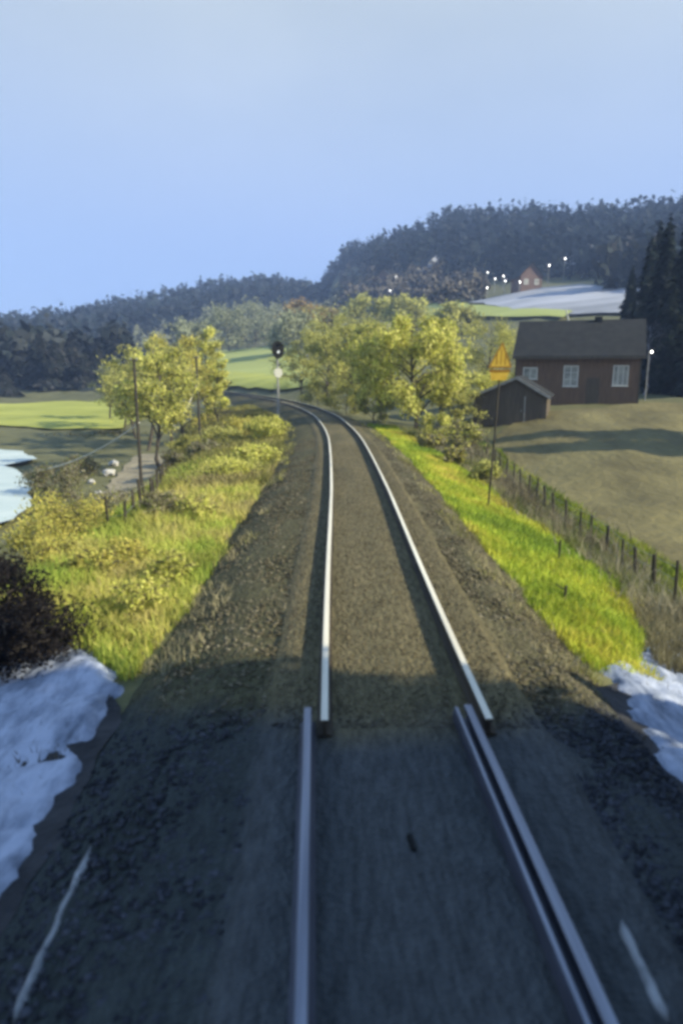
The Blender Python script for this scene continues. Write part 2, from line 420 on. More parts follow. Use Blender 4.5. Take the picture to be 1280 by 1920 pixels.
# ------------------------------------------------------------------ ballast
def ballast_mat():
    m = bpy.data.materials.new('ballast'); m.use_nodes = True
    n, l = m.node_tree.nodes, m.node_tree.links
    p = n['Principled BSDF']; p.inputs['Roughness'].default_value = 0.9; p.inputs['Specular IOR Level'].default_value = 0.2
    tc = n.new('ShaderNodeTexCoord')
    mp = n.new('ShaderNodeMapping'); mp.inputs['Scale'].default_value = (1, 0.22, 1); l.new(tc.outputs['Object'], mp.inputs[0])
    def ramp(src, a, ca, b, cb):
        r = n.new('ShaderNodeValToRGB'); e = r.color_ramp.elements
        e[0].position, e[1].position = a, b; e[0].color = (*ca, 1); e[1].color = (*cb, 1); l.new(src, r.inputs[0]); return r.outputs[0]
    n1 = n.new('ShaderNodeTexNoise'); n1.inputs['Scale'].default_value = 16; n1.inputs['Detail'].default_value = 6; n1.inputs['Roughness'].default_value = 0.75
    l.new(mp.outputs[0], n1.inputs['Vector'])
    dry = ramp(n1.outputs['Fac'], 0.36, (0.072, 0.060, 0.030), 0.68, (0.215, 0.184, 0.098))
    wet_shade = ramp(n1.outputs['Fac'], 0.36, (0.040, 0.045, 0.048), 0.68, (0.096, 0.106, 0.112))  # damp stone with the bluish foreground shade put into its colour
    at_ = n.new('ShaderNodeAttribute'); at_.attribute_name = 'tint'
    sp = n.new('ShaderNodeSeparateColor'); l.new(at_.outputs['Color'], sp.inputs[0])
    mx = n.new('ShaderNodeMix'); mx.data_type = 'RGBA'; l.new(sp.outputs[0], mx.inputs[0]); l.new(dry, mx.inputs[6]); l.new(wet_shade, mx.inputs[7])
    # broad patches of dirt
    n3 = n.new('ShaderNodeTexNoise'); n3.inputs['Scale'].default_value = 1.1; n3.inputs['Detail'].default_value = 4; l.new(mp.outputs[0], n3.inputs['Vector'])
    pt = ramp(n3.outputs['Fac'], 0.3, (0.72, 0.74, 0.70), 0.7, (1.1, 1.07, 1.0))
    m2 = n.new('ShaderNodeMix'); m2.data_type = 'RGBA'; m2.blend_type = 'MULTIPLY'; m2.inputs[0].default_value = 1
    l.new(mx.outputs[2], m2.inputs[6]); l.new(pt, m2.inputs[7])
    # green channel: amount of moss / dark oily stone of the shoulder
    m3 = n.new('ShaderNodeMix'); m3.data_type = 'RGBA'; m3.blend_type = 'MULTIPLY'; l.new(sp.outputs[1], m3.inputs[0])
    l.new(m2.outputs[2], m3.inputs[6]); m3.inputs[7].default_value = (0.50, 0.58, 0.52, 1)
    l.new(m3.outputs[2], p.inputs['Base Color'])
    b = n.new('ShaderNodeBump'); b.inputs['Distance'].default_value = 0.025
    v = n.new('ShaderNodeTexVoronoi'); v.inputs['Scale'].default_value = 22; l.new(tc.outputs['Object'], v.inputs['Vector'])
    l.new(v.outputs['Distance'], b.inputs['Height']); l.new(b.outputs[0], p.inputs['Normal'])
    return m
M['ballast'] = ballast_mat()
PD = np.array([-3.5, -3.2, -2.9, -2.6, -2.3, -2.0, -1.75, -1.5, -1.40, -1.32, -1.1, -0.95, -0.78, -0.6, -0.3, 0, 0.3, 0.6, 0.78, 0.95, 1.1, 1.25, 1.33, 1.42, 1.6, 1.85, 2.1, 2.4, 2.7, 3.0])
PZ = np.array([-0.85, -0.62, -0.46, -0.32, -0.20, -0.13, -0.10, -0.08, -0.06, 0.0, 0.0, -.01, -.02, -.01, 0.0, 0.01, 0.0, -.01, -.02, -.01, 0.0, 0.0, -0.01, -0.08, -0.10, -0.12, -0.18, -0.34, -0.55, -0.85])
def resample(P, step):
    s = np.r_[0, np.cumsum(np.linalg.norm(np.diff(P, axis=0), axis=1))]
    t = np.r_[np.arange(0, 36, step), np.arange(36, 80, step * 3), np.arange(80, s[-1], step * 8)]
    return np.stack([np.interp(t, s, P[:, 0]), np.interp(t, s, P[:, 1])], 1)
BL = resample(TRK[TRK[:, 1] > -9], 0.2)
rows = []
for d in PD: rows.append(offset_line(BL, d))
BX = np.stack([r[:, 0] for r in rows], 1); BY = np.stack([r[:, 1] for r in rows], 1)
BZ = np.tile(PZ, (len(BL), 1)) + (fbm(BX * 2.5, BY * 1.2, 21) - 0.5) * 0.09 * (np.abs(PD) > 1.36)[None, :] + (fbm(BX * 5, BY * 5, 25) - 0.5) * 0.018
n0, n1 = BX.shape
idx = np.arange(n0 * n1).reshape(n0, n1)
quads = np.stack([idx[:-1, :-1], idx[:-1, 1:], idx[1:, 1:], idx[1:, :-1]], -1).reshape(-1, 4)
def shade_wetness(x, y):  # damp near ballast, also carrying the painted foreground shade and its curved edge
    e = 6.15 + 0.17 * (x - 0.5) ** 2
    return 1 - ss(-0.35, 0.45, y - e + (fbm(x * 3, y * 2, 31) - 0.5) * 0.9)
wet_shade = shade_wetness(BX, BY)
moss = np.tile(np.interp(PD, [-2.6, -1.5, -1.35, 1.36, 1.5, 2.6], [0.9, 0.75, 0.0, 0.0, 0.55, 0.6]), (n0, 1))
tint = np.stack([wet_shade, moss, np.zeros_like(wet_shade)], -1).reshape(-1, 3)
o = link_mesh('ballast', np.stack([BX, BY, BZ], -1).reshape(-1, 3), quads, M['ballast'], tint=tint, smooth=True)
tag(o, kind='structure')

# loose stones on the ballast
def stones(name, n, seed, y0, y1, dlist, size, label, colours):
    rg = np.random.default_rng(seed)
    y = y0 + (y1 - y0) * rg.random(n) ** 1.35
    d = rg.choice(len(dlist), n); d = np.array([dlist[i][0] for i in d]) + rg.random(n) * np.array([dlist[i][1] - dlist[i][0] for i in d])
    cl = np.interp(y, TRK[:, 1], TRK[:, 0]); x = cl + d
    z = np.interp(d, PD, PZ) + 0.004
    base = np.array([(1, 0, 0), (-1, 0, 0), (0, 1, 0), (0, -1, 0), (0, 0, 1), (0, 0, -0.6)], float)
    fc = np.array([(0, 2, 4), (2, 1, 4), (1, 3, 4), (3, 0, 4), (2, 0, 5), (1, 2, 5), (3, 1, 5), (0, 3, 5)])
    sz = size * rg.uniform(0.5, 1.25, (n, 1, 1)) * rg.uniform(0.6, 1.2, (n, 1, 3)) * np.array([1, 1.4, 0.75])
    v = base[None] * rg.uniform(0.75, 1.25, (n, 6, 1)) * sz
    a = rg.normal(0, 0.6, n); c, s = np.cos(a), np.sin(a)
    vx = v[:, :, 0] * c[:, None] - v[:, :, 1] * s[:, None]; vy = v[:, :, 0] * s[:, None] + v[:, :, 1] * c[:, None]
    V = np.stack([vx + x[:, None], vy + y[:, None], v[:, :, 2] + z[:, None]], -1).reshape(-1, 3)
    Fc = (fc[None] + (np.arange(n) * 6)[:, None, None]).reshape(-1, 3)
    w = shade_wetness(x, y)[:, None]
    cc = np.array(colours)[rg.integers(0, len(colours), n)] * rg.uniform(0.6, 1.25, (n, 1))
    cc = cc * (1 - w) + np.array([0.052, 0.056, 0.064]) * rg.uniform(0.5, 1.5, (n, 1)) * w  # near stones take the same painted shade
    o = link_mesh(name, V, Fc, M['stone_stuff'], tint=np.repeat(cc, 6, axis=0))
    tag(o, label, 'gravel', kind='stuff')
stones('gravel', 24000, 4, 2.2, 36, [(-3.2, -1.4), (-3.0, -1.4), (1.4, 2.8), (1.4, 2.8), (1.4, 2.7)], 0.032,
       'loose brown and pale ballast stones on the shoulders beside the rails', [(0.14, 0.124, 0.078), (0.105, 0.092, 0.058), (0.185, 0.164, 0.108), (0.085, 0.080, 0.052)])
stones('gravel', 9000, 5, 6.2, 32, [(-1.3, -0.9), (-0.65, 0.6), (-0.65, 0.6), (-0.65, 0.6), (0.9, 1.3)], 0.017,
       'fine brown grit packed between the two rails', [(0.15, 0.125, 0.078), (0.12, 0.10, 0.06), (0.19, 0.165, 0.105)])

# ------------------------------------------------------------------ rails
M['rail_top'] = mat('sunlit_polished_steel', (0.60, 0.55, 0.42), (0.80, 0.75, 0.58), scale=1.5, rough=0.5, metallic=0.0, spec=0.25, stretch=(6, 0.2, 1))  # sun and sky glint put into the pale colour
M['rail_top_cold'] = mat('shaded_worn_steel', (0.15, 0.16, 0.19), (0.32, 0.335, 0.37), scale=1.5, rough=0.42, metallic=0.4, spec=0.5, stretch=(8, 0.15, 1))  # shaded copy of the rail head, dull bluish shade put into the colour
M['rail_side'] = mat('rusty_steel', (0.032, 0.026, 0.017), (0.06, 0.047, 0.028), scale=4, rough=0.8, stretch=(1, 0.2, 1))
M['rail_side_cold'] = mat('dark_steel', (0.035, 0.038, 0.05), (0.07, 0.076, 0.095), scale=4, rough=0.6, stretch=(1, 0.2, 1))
RP = [(-0.075, 0.0), (-0.075, 0.012), (-0.012, 0.03), (-0.01, 0.125), (-0.036, 0.135), (-0.036, 0.165), (-0.030, 0.172), (0.030, 0.172), (0.036, 0.165), (0.036, 0.135), (0.01, 0.125), (0.012, 0.03), (0.075, 0.012), (0.075, 0.0)]
def rail(line, mats, label, prof=RP, name='rail', top=(5, 6, 7)):
    t = np.gradient(line, axis=0); t /= np.linalg.norm(t, axis=1)[:, None]; nrm = np.stack([t[:, 1], -t[:, 0]], 1)
    n = len(prof); V = []
    for p, q in zip(line, nrm):
        for a, z in prof: V.append((p[0] + q[0] * a, p[1] + q[1] * a, z - 0.002))
    Fc, mi = [], []
    for i in range(len(line) - 1):
        for k in range(n):
            k2 = (k + 1) % n
            Fc.append([i * n + k, i * n + k2, (i + 1) * n + k2, (i + 1) * n + k]); mi.append(0 if k in top else 1)
    Fc.append(list(range(n))); mi.append(1); Fc.append(list(range((len(line) - 1) * n, len(line) * n))[::-1]); mi.append(1)
    o = link_mesh(name, V, Fc, mats, mat_idx=mi)
    bm = bmesh.new(); bm.from_mesh(o.data); bmesh.ops.recalc_face_normals(bm, faces=bm.faces); bm.to_mesh(o.data); bm.free()
    return tag(o, label, 'rail', 'running rails of the track')
far = np.vstack([[0.625, 6.05], TRK[TRK[:, 1] > 6.6]])
near = np.array([[0.455 + (6.25 - y) * 0.037, y] for y in np.linspace(-8, 6.32, 40)])
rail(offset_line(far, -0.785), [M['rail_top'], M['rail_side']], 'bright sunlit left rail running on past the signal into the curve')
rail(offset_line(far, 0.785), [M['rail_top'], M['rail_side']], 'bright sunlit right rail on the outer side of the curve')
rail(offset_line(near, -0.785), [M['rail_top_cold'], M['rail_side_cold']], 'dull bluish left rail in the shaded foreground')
rail(offset_line(near, 0.80), [M['rail_top_cold'], M['rail_side_cold']], 'dull bluish right rail in the shaded foreground, outside its thin foot strip')
CP = [(-0.03, 0.0), (-0.03, 0.10), (-0.014, 0.150), (0.014, 0.150), (0.03, 0.10), (0.03, 0.0)]  # profile of an added strip standing in for the shining rail foot
rail(offset_line(near, 0.685), [M['rail_top_cold'], M['rail_side_cold']], 'thin added strip for the shining inner foot of the shaded right rail', prof=CP, name='foot_glint_strip', top=(2,))
# a dark scrap lying between the near rails
p = gp(770, 1640)
mb = MB(); mb.prism([(-0.022, 0), (0.024, 0), (0.018, 0.022), (-0.012, 0.027)], -0.085, 0.085)
o = mb.build('scrap', M['black_paint']); o.location = (p[0], p[1], 0.012); o.rotation_euler = (0, 0, 0.1)
tag(o, 'small dark scrap lying alone between the shaded near rails', 'scrap')

# ------------------------------------------------------------------ snow
def snow_patch(label, poly, h, seed, thr=0.42, sc=1.3):
    P = [gp(*q) for q in poly]
    Q = np.array([p[:2] for p in P])
    def zf(x, y):
        q = np.stack([x, y], 1); dm = np.full(len(q), 9.0)
        for a, b in zip(Q, np.roll(Q, -1, 0)):
            e = b - a; t = np.clip(((q - a) @ e) / (e @ e), 0, 1); dm = np.minimum(dm, np.linalg.norm(q - a - t[:, None] * e, axis=1))
        # the sheet thins out towards its rim and sinks between the stones there
        rim = 0.24 * (1 - ss(0.0, 0.45, dm + 0.35 * (fbm(x * 3.5, y * 3.5, seed + 3) - 0.5)))
        return zt(x, y) - rim + h * (fbm(x * sc, y * sc, seed) - thr) * 2.0 + 0.10 * (fbm(x * 7, y * 7, seed + 9) - 0.52)
    o = drape('snow', P, 0.0, 0.07, M['snow'], jag=0.2, zfun=zf, seed=seed)
    tag(o, label, 'snow', kind='stuff')
snow_patch('patchy bluish snow on the shaded ground left of the track', [(-900, 1290), (-420, 1300), (-200, 1275), (-40, 1260), (70, 1225), (150, 1195), (225, 1235), (255, 1285), (225, 1375), (180, 1470), (140, 1550), (85, 1640), (10, 1760), (-160, 1960), (-700, 2100), (-1300, 1900)], 0.12, 41, thr=0.06, sc=1.6)
snow_patch('bluish white snow on the shaded ground right of the track', [(1110, 1250), (1150, 1215), (1210, 1190), (1300, 1170), (1420, 1300), (1460, 1700), (1310, 1535), (1240, 1475), (1165, 1385), (1130, 1310)], 0.12, 43, thr=0.10, sc=1.6)
def snow_strip(label, pts, w, seed):
    rg = np.random.default_rng(seed); P = [np.array([q[0], q[1]]) for q in pts]
    L = np.array([P[0] + (P[-1] - P[0]) * t for t in np.linspace(0, 1, 60)])
    d = np.interp(L[:, 0] * 0 + np.linspace(0, 1, 60), [0, 1], [0, 0])
    V, Fc = [], []
    prof = [(-1, -0.03), (-0.6, 0.022), (0, 0.035), (0.5, 0.02), (1, -0.03)]
    for i, c in enumerate(L):
        ww = w * (0.35 + 0.9 * float(fbm(c[1] * 4.0, 3.3, seed))) * min(1, i / 6, (59 - i) / 6)
        off = (float(fbm(c[1] * 2.2, 8.1, seed)) - 0.5) * 0.12
        for a, z in prof:
            x = c[0] + off + a * ww; dd = x - float(np.interp(c[1], TRK[:, 1], TRK[:, 0]))
            V.append((x, c[1], float(np.interp(dd, PD, PZ)) + z))
    for i in range(59):
        for k in range(4): Fc.append([i * 5 + k, i * 5 + k + 1, i * 5 + k + 6, i * 5 + k + 5])
    o = link_mesh('snow', V, Fc, M['snow_dirty'], smooth=True)
    tag(o, label, 'snow', kind='stuff')
M['snow_dirty'] = mat('dirty_snow', (0.14, 0.15, 0.15), (0.40, 0.41, 0.40), scale=3, bump=0.02, bscale=12, detail=8)
def bp(px, py, z):
    d = ray(px, py); t = (z - CAM_H) / d[2]; return C_ + d * t
snow_strip('thin grey strip of old snow along the left ballast edge', [bp(175, 1560, -0.2), bp(15, 1900, -0.2)], 0.055, 51)
snow_strip('faint grey strip of old snow beside the near right rail', [bp(1165, 1750, -0.08), bp(1260, 1940, -0.08)], 0.05, 53)

# ------------------------------------------------------------------ grass
def blades(name, x, y, h, w, cols, seed, label, lean=0.35, z=None, group=None):
    rg = np.random.default_rng(seed); n = len(x)
    z = zt(x, y) - 0.03 if z is None else z
    a = rg.uniform(0, 2 * math.pi, n); dx, dy = np.cos(a), np.sin(a)
    la = rg.uniform(0, 2 * math.pi, n); lx, ly = np.cos(la), np.sin(la)
    hh = h * rg.uniform(0.45, 1.25, n); ll = hh * lean * rg.uniform(0.1, 1.6, n); ww = w * rg.uniform(0.6, 1.4, n)
    v0 = np.stack([x - dx * ww, y - dy * ww, z], -1); v1 = np.stack([x + dx * ww, y + dy * ww, z], -1)
    mx, my = x + lx * ll * 0.3, y + ly * ll * 0.3
    v2 = np.stack([mx + dx * ww * 0.8, my + dy * ww * 0.8, z + hh * 0.6], -1); v3 = np.stack([mx - dx * ww * 0.8, my - dy * ww * 0.8, z + hh * 0.6], -1)
    v4 = np.stack([x + lx * ll, y + ly * ll, z + hh * 0.97], -1)
    V = np.stack([v0, v1, v2, v3, v4], 1).reshape(-1, 3)
    b = (np.arange(n) * 5)[:, None]
    Fc = np.stack([b + [0, 1, 2], b + [0, 2, 3], b + [3, 2, 4]], 1).reshape(-1, 3)
    cols = np.asarray(cols)
    if cols.ndim == 2 and len(cols) != n:
        # patches: pick along the list with slow noise plus jitter
        t = np.clip((fbm(x * 0.45, y * 0.45, seed) - 0.5) * 2.6 + 0.5 + rg.normal(0, 0.16, n), 0, 0.999) * (len(cols) - 1)
        i = t.astype(int); fr = (t - i)[:, None]; c = cols[i] * (1 - fr) + cols[np.minimum(i + 1, len(cols) - 1)] * fr
    else: c = cols
    c = c * rg.uniform(0.75, 1.2, (n, 1))
    o = link_mesh(name, V, Fc, M['grass'], tint=np.repeat(c, 5, axis=0))
    tag(o, label, 'grass', group, kind='stuff')
    return o
def scatter_d(n, seed, d0, d1, y0, y1, pw=1.6):
    rg = np.random.default_rng(seed)
    y = y0 + (y1 - y0) * rg.random(n) ** pw; d = rg.uniform(d0, d1, n)
    i = np.interp(y, TRK[:, 1], np.arange(len(TRK)))
    base = np.stack([np.interp(i, np.arange(len(TRK)), offset_line(TRK, 0)[:, k]) for k in (0, 1)], 1)
    t = np.gradient(TRK, axis=0); t /= np.linalg.norm(t, axis=1)[:, None]
    tx = np.interp(i, np.arange(len(TRK)), t[:, 0]); ty = np.interp(i, np.arange(len(TRK)), t[:, 1])
    return base[:, 0] + ty * d, base[:, 1] - tx * d, d
GREEN = [(0.28, 0.37, 0.06), (0.40, 0.47, 0.08), (0.50, 0.50, 0.11), (0.58, 0.52, 0.15), (0.44, 0.38, 0.16)]
VIVID = [(0.24, 0.34, 0.04), (0.42, 0.51, 0.055), (0.55, 0.57, 0.065), (0.56, 0.48, 0.09)]
DRY = [(0.16, 0.14, 0.075), (0.26, 0.235, 0.13), (0.33, 0.30, 0.19), (0.20, 0.22, 0.06)]
# left bank, dense near the camera
x, y, d = scatter_d(60000, 61, -9.5, -2.9, 7.0, 30, 1.5)
k = (np.abs(d) > 2.95 + 0.5 * fbm(y * 0.8, 0 * y, 8)) & (y > 7.4 + 0.85 * np.maximum(-x - 1.8, 0) + 0.8 * fbm(x * 1.5, y * 1.5, 77))
x, y, d = x[k], y[k], d[k]
blades('grass', x, y, np.interp(d, [-9, -5, -3], [0.62, 0.45, 0.24]), np.interp(y, [7, 30], [0.010, 0.02]), GREEN, 62, 'tall yellow green grass over the sunlit bank left of the ballast', 0.55)
x, y, d = scatter_d(30000, 63, -10, -3.0, 24, 75, 1.3)
blades('grass', x, y, np.interp(d, [-10, -3], [0.7, 0.4]), 0.03, [(0.17, 0.17, 0.05), (0.24, 0.23, 0.06), (0.34, 0.32, 0.09), (0.26, 0.22, 0.10)], 64, 'paler tufted grass along the far part of the left bank', 0.5)
# right strip
x, y, d = scatter_d(46000, 65, 2.35, 5.9, 8.2, 46, 1.5)
edge = 3.2 + 2.4 * ss(7, 16, y) - 1.6 * ss(26, 46, y)
k = (d > 2.4 + 0.5 * fbm(y * 0.9, 0 * y, 18)) & (d < edge + 0.8 * fbm(y * 0.5, 0 * y, 19)) & (y > 8.6 + 0.22 * np.maximum(d - 2.3, 0) ** 1.4)
x, y, d = x[k], y[k], d[k]
blades('grass', x, y, 0.20, np.interp(y, [8, 40], [0.010, 0.024]), VIVID, 66, 'vivid lime green grass strip along the right ballast shoulder', 0.6)
x, y, d = scatter_d(26000, 67, 4.0, 7.6, 9.5, 44, 1.4)
k = (d > 3.7 + 2.1 * ss(7, 16, y) - 1.6 * ss(26, 46, y)) & (y > 8.4 + 0.75 * np.maximum(d - 3.0, 0))
x, y, d = x[k], y[k], d[k]
blades('grass', x, y, 0.42, np.interp(y, [10, 40], [0.010, 0.022]), DRY, 68, 'dry straw coloured grass and weeds in front of the right fence', 0.6)
x, y, d = scatter_d(16000, 69, 7.0, 8.6, 11, 44, 1.3)
blades('grass', x, y, 0.30, np.interp(y, [10, 40], [0.011, 0.024]), [(0.14, 0.20, 0.02), (0.24, 0.30, 0.03), (0.32, 0.34, 0.05)], 70, 'green grass edge of the brown field behind the right fence', 0.6)
rg = np.random.default_rng(90); y = 13 + 32 * rg.random(5200) ** 1.3; x = 7.2 + rg.normal(0, 0.55, 5200)
k = fbm(x * 1.3, y * 0.8, 91) > 0.47
blades('grass', x[k], y[k], 0.75, np.interp(y[k], [10, 40], [0.010, 0.02]), [(0.14, 0.12, 0.07), (0.24, 0.21, 0.13), (0.36, 0.33, 0.22)], 92, 'taller pale weeds tangled around the right fence posts', 0.7)
# sparse dry stalks creeping onto the ballast edges
x, y, d = scatter_d(5000, 94, 1.9, 2.9, 8.0, 45, 1.3); x2, y2, d2 = scatter_d(5000, 95, -3.6, -2.4, 8.0, 45, 1.3)
x, y, d = np.r_[x, x2], np.r_[y, y2], np.r_[d, d2]
k = (fbm(x * 1.6, y * 1.0, 96) > 0.54) & (y > 8.0)
blades('grass', x[k], y[k], 0.18, np.interp(y[k], [8, 40], [0.007, 0.018]), [(0.20, 0.18, 0.08), (0.30, 0.30, 0.08), (0.36, 0.32, 0.18)], 97, 'sparse dry stalks creeping onto the ballast edges', 0.9, z=np.interp(d[k], PD, PZ) - 0.02)
# low ground on the left and around the water
x, y, d = scatter_d(26000, 71, -24, -9, 20, 75, 1.1)
k = zt(x, y) > -2.97
k &= ~((x < -13) & (y < 62) & (x < -12.5 - 0.13 * (y - 30)) & (fbm(x * .3, y * .3, 5) > 0.40))
# keep the path clear
pc = np.array([gp(215, 985), gp(245, 945), gp(285, 900), gp(295, 856)])
pd = np.min([np.hypot(x - np.interp(t, range(4), pc[:, 0]), y - np.interp(t, range(4), pc[:, 1])) for t in np.linspace(0, 3, 20)], axis=0)
k &= pd > 1.5
blades('grass', x[k], y[k], 0.35, 0.03, [(0.10, 0.095, 0.05), (0.17, 0.15, 0.08), (0.24, 0.22, 0.11), (0.15, 0.17, 0.05)], 72, 'dull brown reedy grass on the low ground near the pond', 0.6)

# dead tufts on the snowy margins
rg = np.random.default_rng(81)
x = np.r_[rg.uniform(-9, -2.9, 5000), rg.uniform(2.7, 7.5, 3000)]; y = rg.uniform(3.0, 11.5, 8000)
k = fbm(x * 0.9, y * 0.9, 82) > 0.52
blades('grass', x[k], y[k], 0.16, 0.007, [(0.05, 0.04, 0.03), (0.10, 0.085, 0.06), (0.15, 0.13, 0.09)], 83, 'dead brown tufts poking through the near snow', 0.8)
# ------------------------------------------------------------------ trees and shrubs
def leaf_cloud(P, size, cols, rg, clump=None, up=0.0, aspect=1.5):
    """diamond leaves at points P with per leaf colours"""
    n = len(P)
    nrm = rg.normal(0, 1, (n, 3)) + np.array([0.85, -0.8, 0.6]); nrm /= np.linalg.norm(nrm, axis=1)[:, None]
    t = rg.normal(0, 1, (n, 3)); t[:, 2] -= up; t -= (t * nrm).sum(1)[:, None] * nrm; t /= np.linalg.norm(t, axis=1)[:, None] + 1e-9
    b = np.cross(nrm, t); s = size * rg.uniform(0.6, 1.35, (n, 1))
    V = np.stack([P - t * s * aspect, P + b * s, P + t * s * aspect, P - b * s], 1).reshape(-1, 3)
    Fc = (np.arange(n) * 4)[:, None] + np.array([0, 1, 2, 3])
    c = np.asarray(cols)[rg.integers(0, len(cols), n)] * rg.uniform(0.7, 1.25, (n, 1))
    if clump is not None: c = c * clump[:, None]
    return V, Fc, np.repeat(c, 4, axis=0)

def grow(rg, h, r, cb, nlimb, droop, trunk_r, lean=0.0, nsub=4, shape='round'):
    """trunk and limbs as tubes; returns mesh builder and twig points"""
    mb = MB(); twigs = []
    pts = []; x = y = 0.0
    for i in range(9):
        t = i / 8; pts.append((x + lean * h * t, y, h * 0.86 * t - (0.3 if i == 0 else 0))); x += rg.normal(0, 0.018 * h); y += rg.normal(0, 0.018 * h)
    mb.tube(pts, [trunk_r * (1 - 0.85 * i / 8) for i in range(9)], 7)
    pts = np.array(pts)
    for j in range(nlimb):
        t = cb + (0.95 - cb) * (j + rg.random()) / nlimb
        base = np.array([np.interp(t * 8, range(9), pts[:, k]) for k in range(3)])
        a = j * 2.4 + rg.normal(0, 0.4)
        u = (t - cb) / (1 - cb)
        prof = {'round': 0.55 + 0.75 * math.sin(math.pi * min(u * 0.85 + 0.15, 1)), 'tall': 0.9 - 0.3 * u, 'cone': 1.2 - u}[shape]
        L = r * prof * rg.uniform(0.75, 1.1)
        rise = h * (1 - t * 0.86) * rg.uniform(0.25, 0.75) * (0.5 + 0.6 * u)
        q = [base]
        for s_ in range(1, 5):
            f = s_ / 4
            q.append(base + np.array([math.cos(a) * L * f, math.sin(a) * L * f, rise * f ** 0.8 - droop * L * max(0, f - 0.5) ** 1.2]) + rg.normal(0, 0.03 * L, 3))
        tr = trunk_r * (1 - 0.8 * t) * 0.55
        mb.tube(q, [max(tr * (1 - 0.8 * s_ / 4), 0.008) for s_ in range(5)], 5)
        q = np.array(q)
        for s_ in range(nsub):
            f = rg.uniform(0.35, 1.0); b0 = np.array([np.interp(f * 4, range(5), q[:, k]) for k in range(3)])
            a2 = a + rg.normal(0, 1.0); l2 = L * rg.uniform(0.25, 0.5)
            e = b0 + np.array([math.cos(a2) * l2, math.sin(a2) * l2, l2 * rg.uniform(-0.3, 0.8) - droop * l2])
            m_ = (b0 + e) / 2 + np.array([0, 0, 0.12 * l2])
            mb.tube([b0, m_, e], [max(tr * 0.35, 0.007), 0.008, 0.005], 4, cap=False)
            twigs.append((b0, m_, e))
        twigs.append((q[2], q[3], q[4]))
    return mb, twigs

def tree(name, label, cat, loc, h, r, cols, n=3500, size=0.075, cb=0.22, nlimb=16, droop=0.3, trunk_r=None, lean=0.0, seed=0, spread=0.22, bark='bark', group=None, hang=0.0, shape='round', nsub=4):
    rg = np.random.default_rng(seed + 1000)
    root = empty(name, loc); tag(root, label, cat, group)
    mb, tw = grow(rg, h, r, cb, nlimb, droop, trunk_r or h * 0.016, lean, nsub, shape)
    mb.build('trunk' if cat == 'tree' else 'stems', M[bark], root)
    tw = np.array(tw)                                    # (k,3,3)
    i = rg.integers(0, len(tw), n); f = rg.random(n)[:, None]
    P = np.where(f < 0.5, tw[i, 0] + (tw[i, 1] - tw[i, 0]) * f * 2, tw[i, 1] + (tw[i, 2] - tw[i, 1]) * (f * 2 - 1))
    P = P + rg.normal(0, spread * r * 0.5, (n, 3)) * np.array([1, 1, 0.9])
    if hang: P[:, 2] -= rg.random(n) ** 1.3 * hang * h * np.clip(np.hypot(P[:, 0], P[:, 1]) / r, 0.2, 1)
    P[:, 2] = np.maximum(P[:, 2], 0.05)
    cl = rg.uniform(0.7, 1.25, len(tw))[i]
    V, Fc, c = leaf_cloud(P, size, cols, rg, cl, up=1.5 if hang else 0.0, aspect=2.2 if hang else 1.5)
    link_mesh('crown' if cat == 'tree' else 'foliage', V, Fc, M['leaf'], root, tint=c)
    return root

YG = [(0.57, 0.57, 0.12), (0.62, 0.60, 0.15), (0.50, 0.52, 0.10), (0.66, 0.62, 0.19)]
OLIVE = [(0.40, 0.40, 0.11), (0.46, 0.45, 0.13), (0.32, 0.33, 0.09), (0.52, 0.50, 0.15)]
GREY = [(0.28, 0.30, 0.18), (0.24, 0.26, 0.15), (0.33, 0.35, 0.21)]
GOLD = [(0.57, 0.50, 0.12), (0.52, 0.47, 0.11), (0.45, 0.44, 0.10)]
ORANGE = [(0.40, 0.26, 0.08), (0.32, 0.22, 0.08), (0.30, 0.25, 0.10)]
DARKG = [(0.05, 0.06, 0.03), (0.075, 0.08, 0.04), (0.10, 0.10, 0.05)]
def G(px, py, Y):
    """ground point under a pixel column at depth Y"""
    p = at(px, py, Y); return (p[0], Y, zp(p[0], Y) - 0.05)
def H(px, py, Y): return at(px, py, Y)[2]
def T(px_base, Y, py_top, **kw):
    b = G(px_base, 760, Y); return b, H(px_base, py_top, Y) - b[2]

# the big pale tree right of the track
b, h = T(778, 45, 566)
tree('deciduous_tree', 'large pale yellow green tree with visible dark limbs, right of the curving track', 'tree', b, h, 2.9, YG, n=13000, size=0.060, cb=0.12, nlimb=30, droop=0.25, trunk_r=0.15, seed=1, spread=0.13, hang=0.13, nsub=6)
specs = [
 # px, Y, top, radius, colours, n, label, shape
 (832, 50, 590, 1.5, YG, 2600, 'slim yellow green tree just right of the large pale tree', 'tall'),
 (715, 54, 585, 2.3, OLIVE, 4200, 'olive tree standing close behind the large pale tree on its left', 'round'),
 (664, 62, 592, 2.4, OLIVE, 4200, 'broad olive tree on the outside of the curve, left of the large pale tree', 'round'),
 (612, 74, 600, 2.7, OLIVE, 3800, 'greyish olive tree above the far bend of the rails', 'round'),
 (566, 88, 618, 2.6, OLIVE, 3200, 'low olive tree right behind the signal post', 'round'),
 (640, 88, 575, 3.2, OLIVE, 3200, 'rear olive tree showing over the trees on the outside of the curve', 'round'),
]
for i, (px, Yd, top, r_, c_, n_, lb, sh) in enumerate(specs):
    b, h = T(px, Yd, top)
    tree('deciduous_tree', lb, 'tree', b, h, r_, c_, n=int(n_ * 1.5), size=0.072, cb=0.10, nlimb=20, seed=10 + i, spread=0.21, nsub=5, shape=sh, group='trees right of the track')
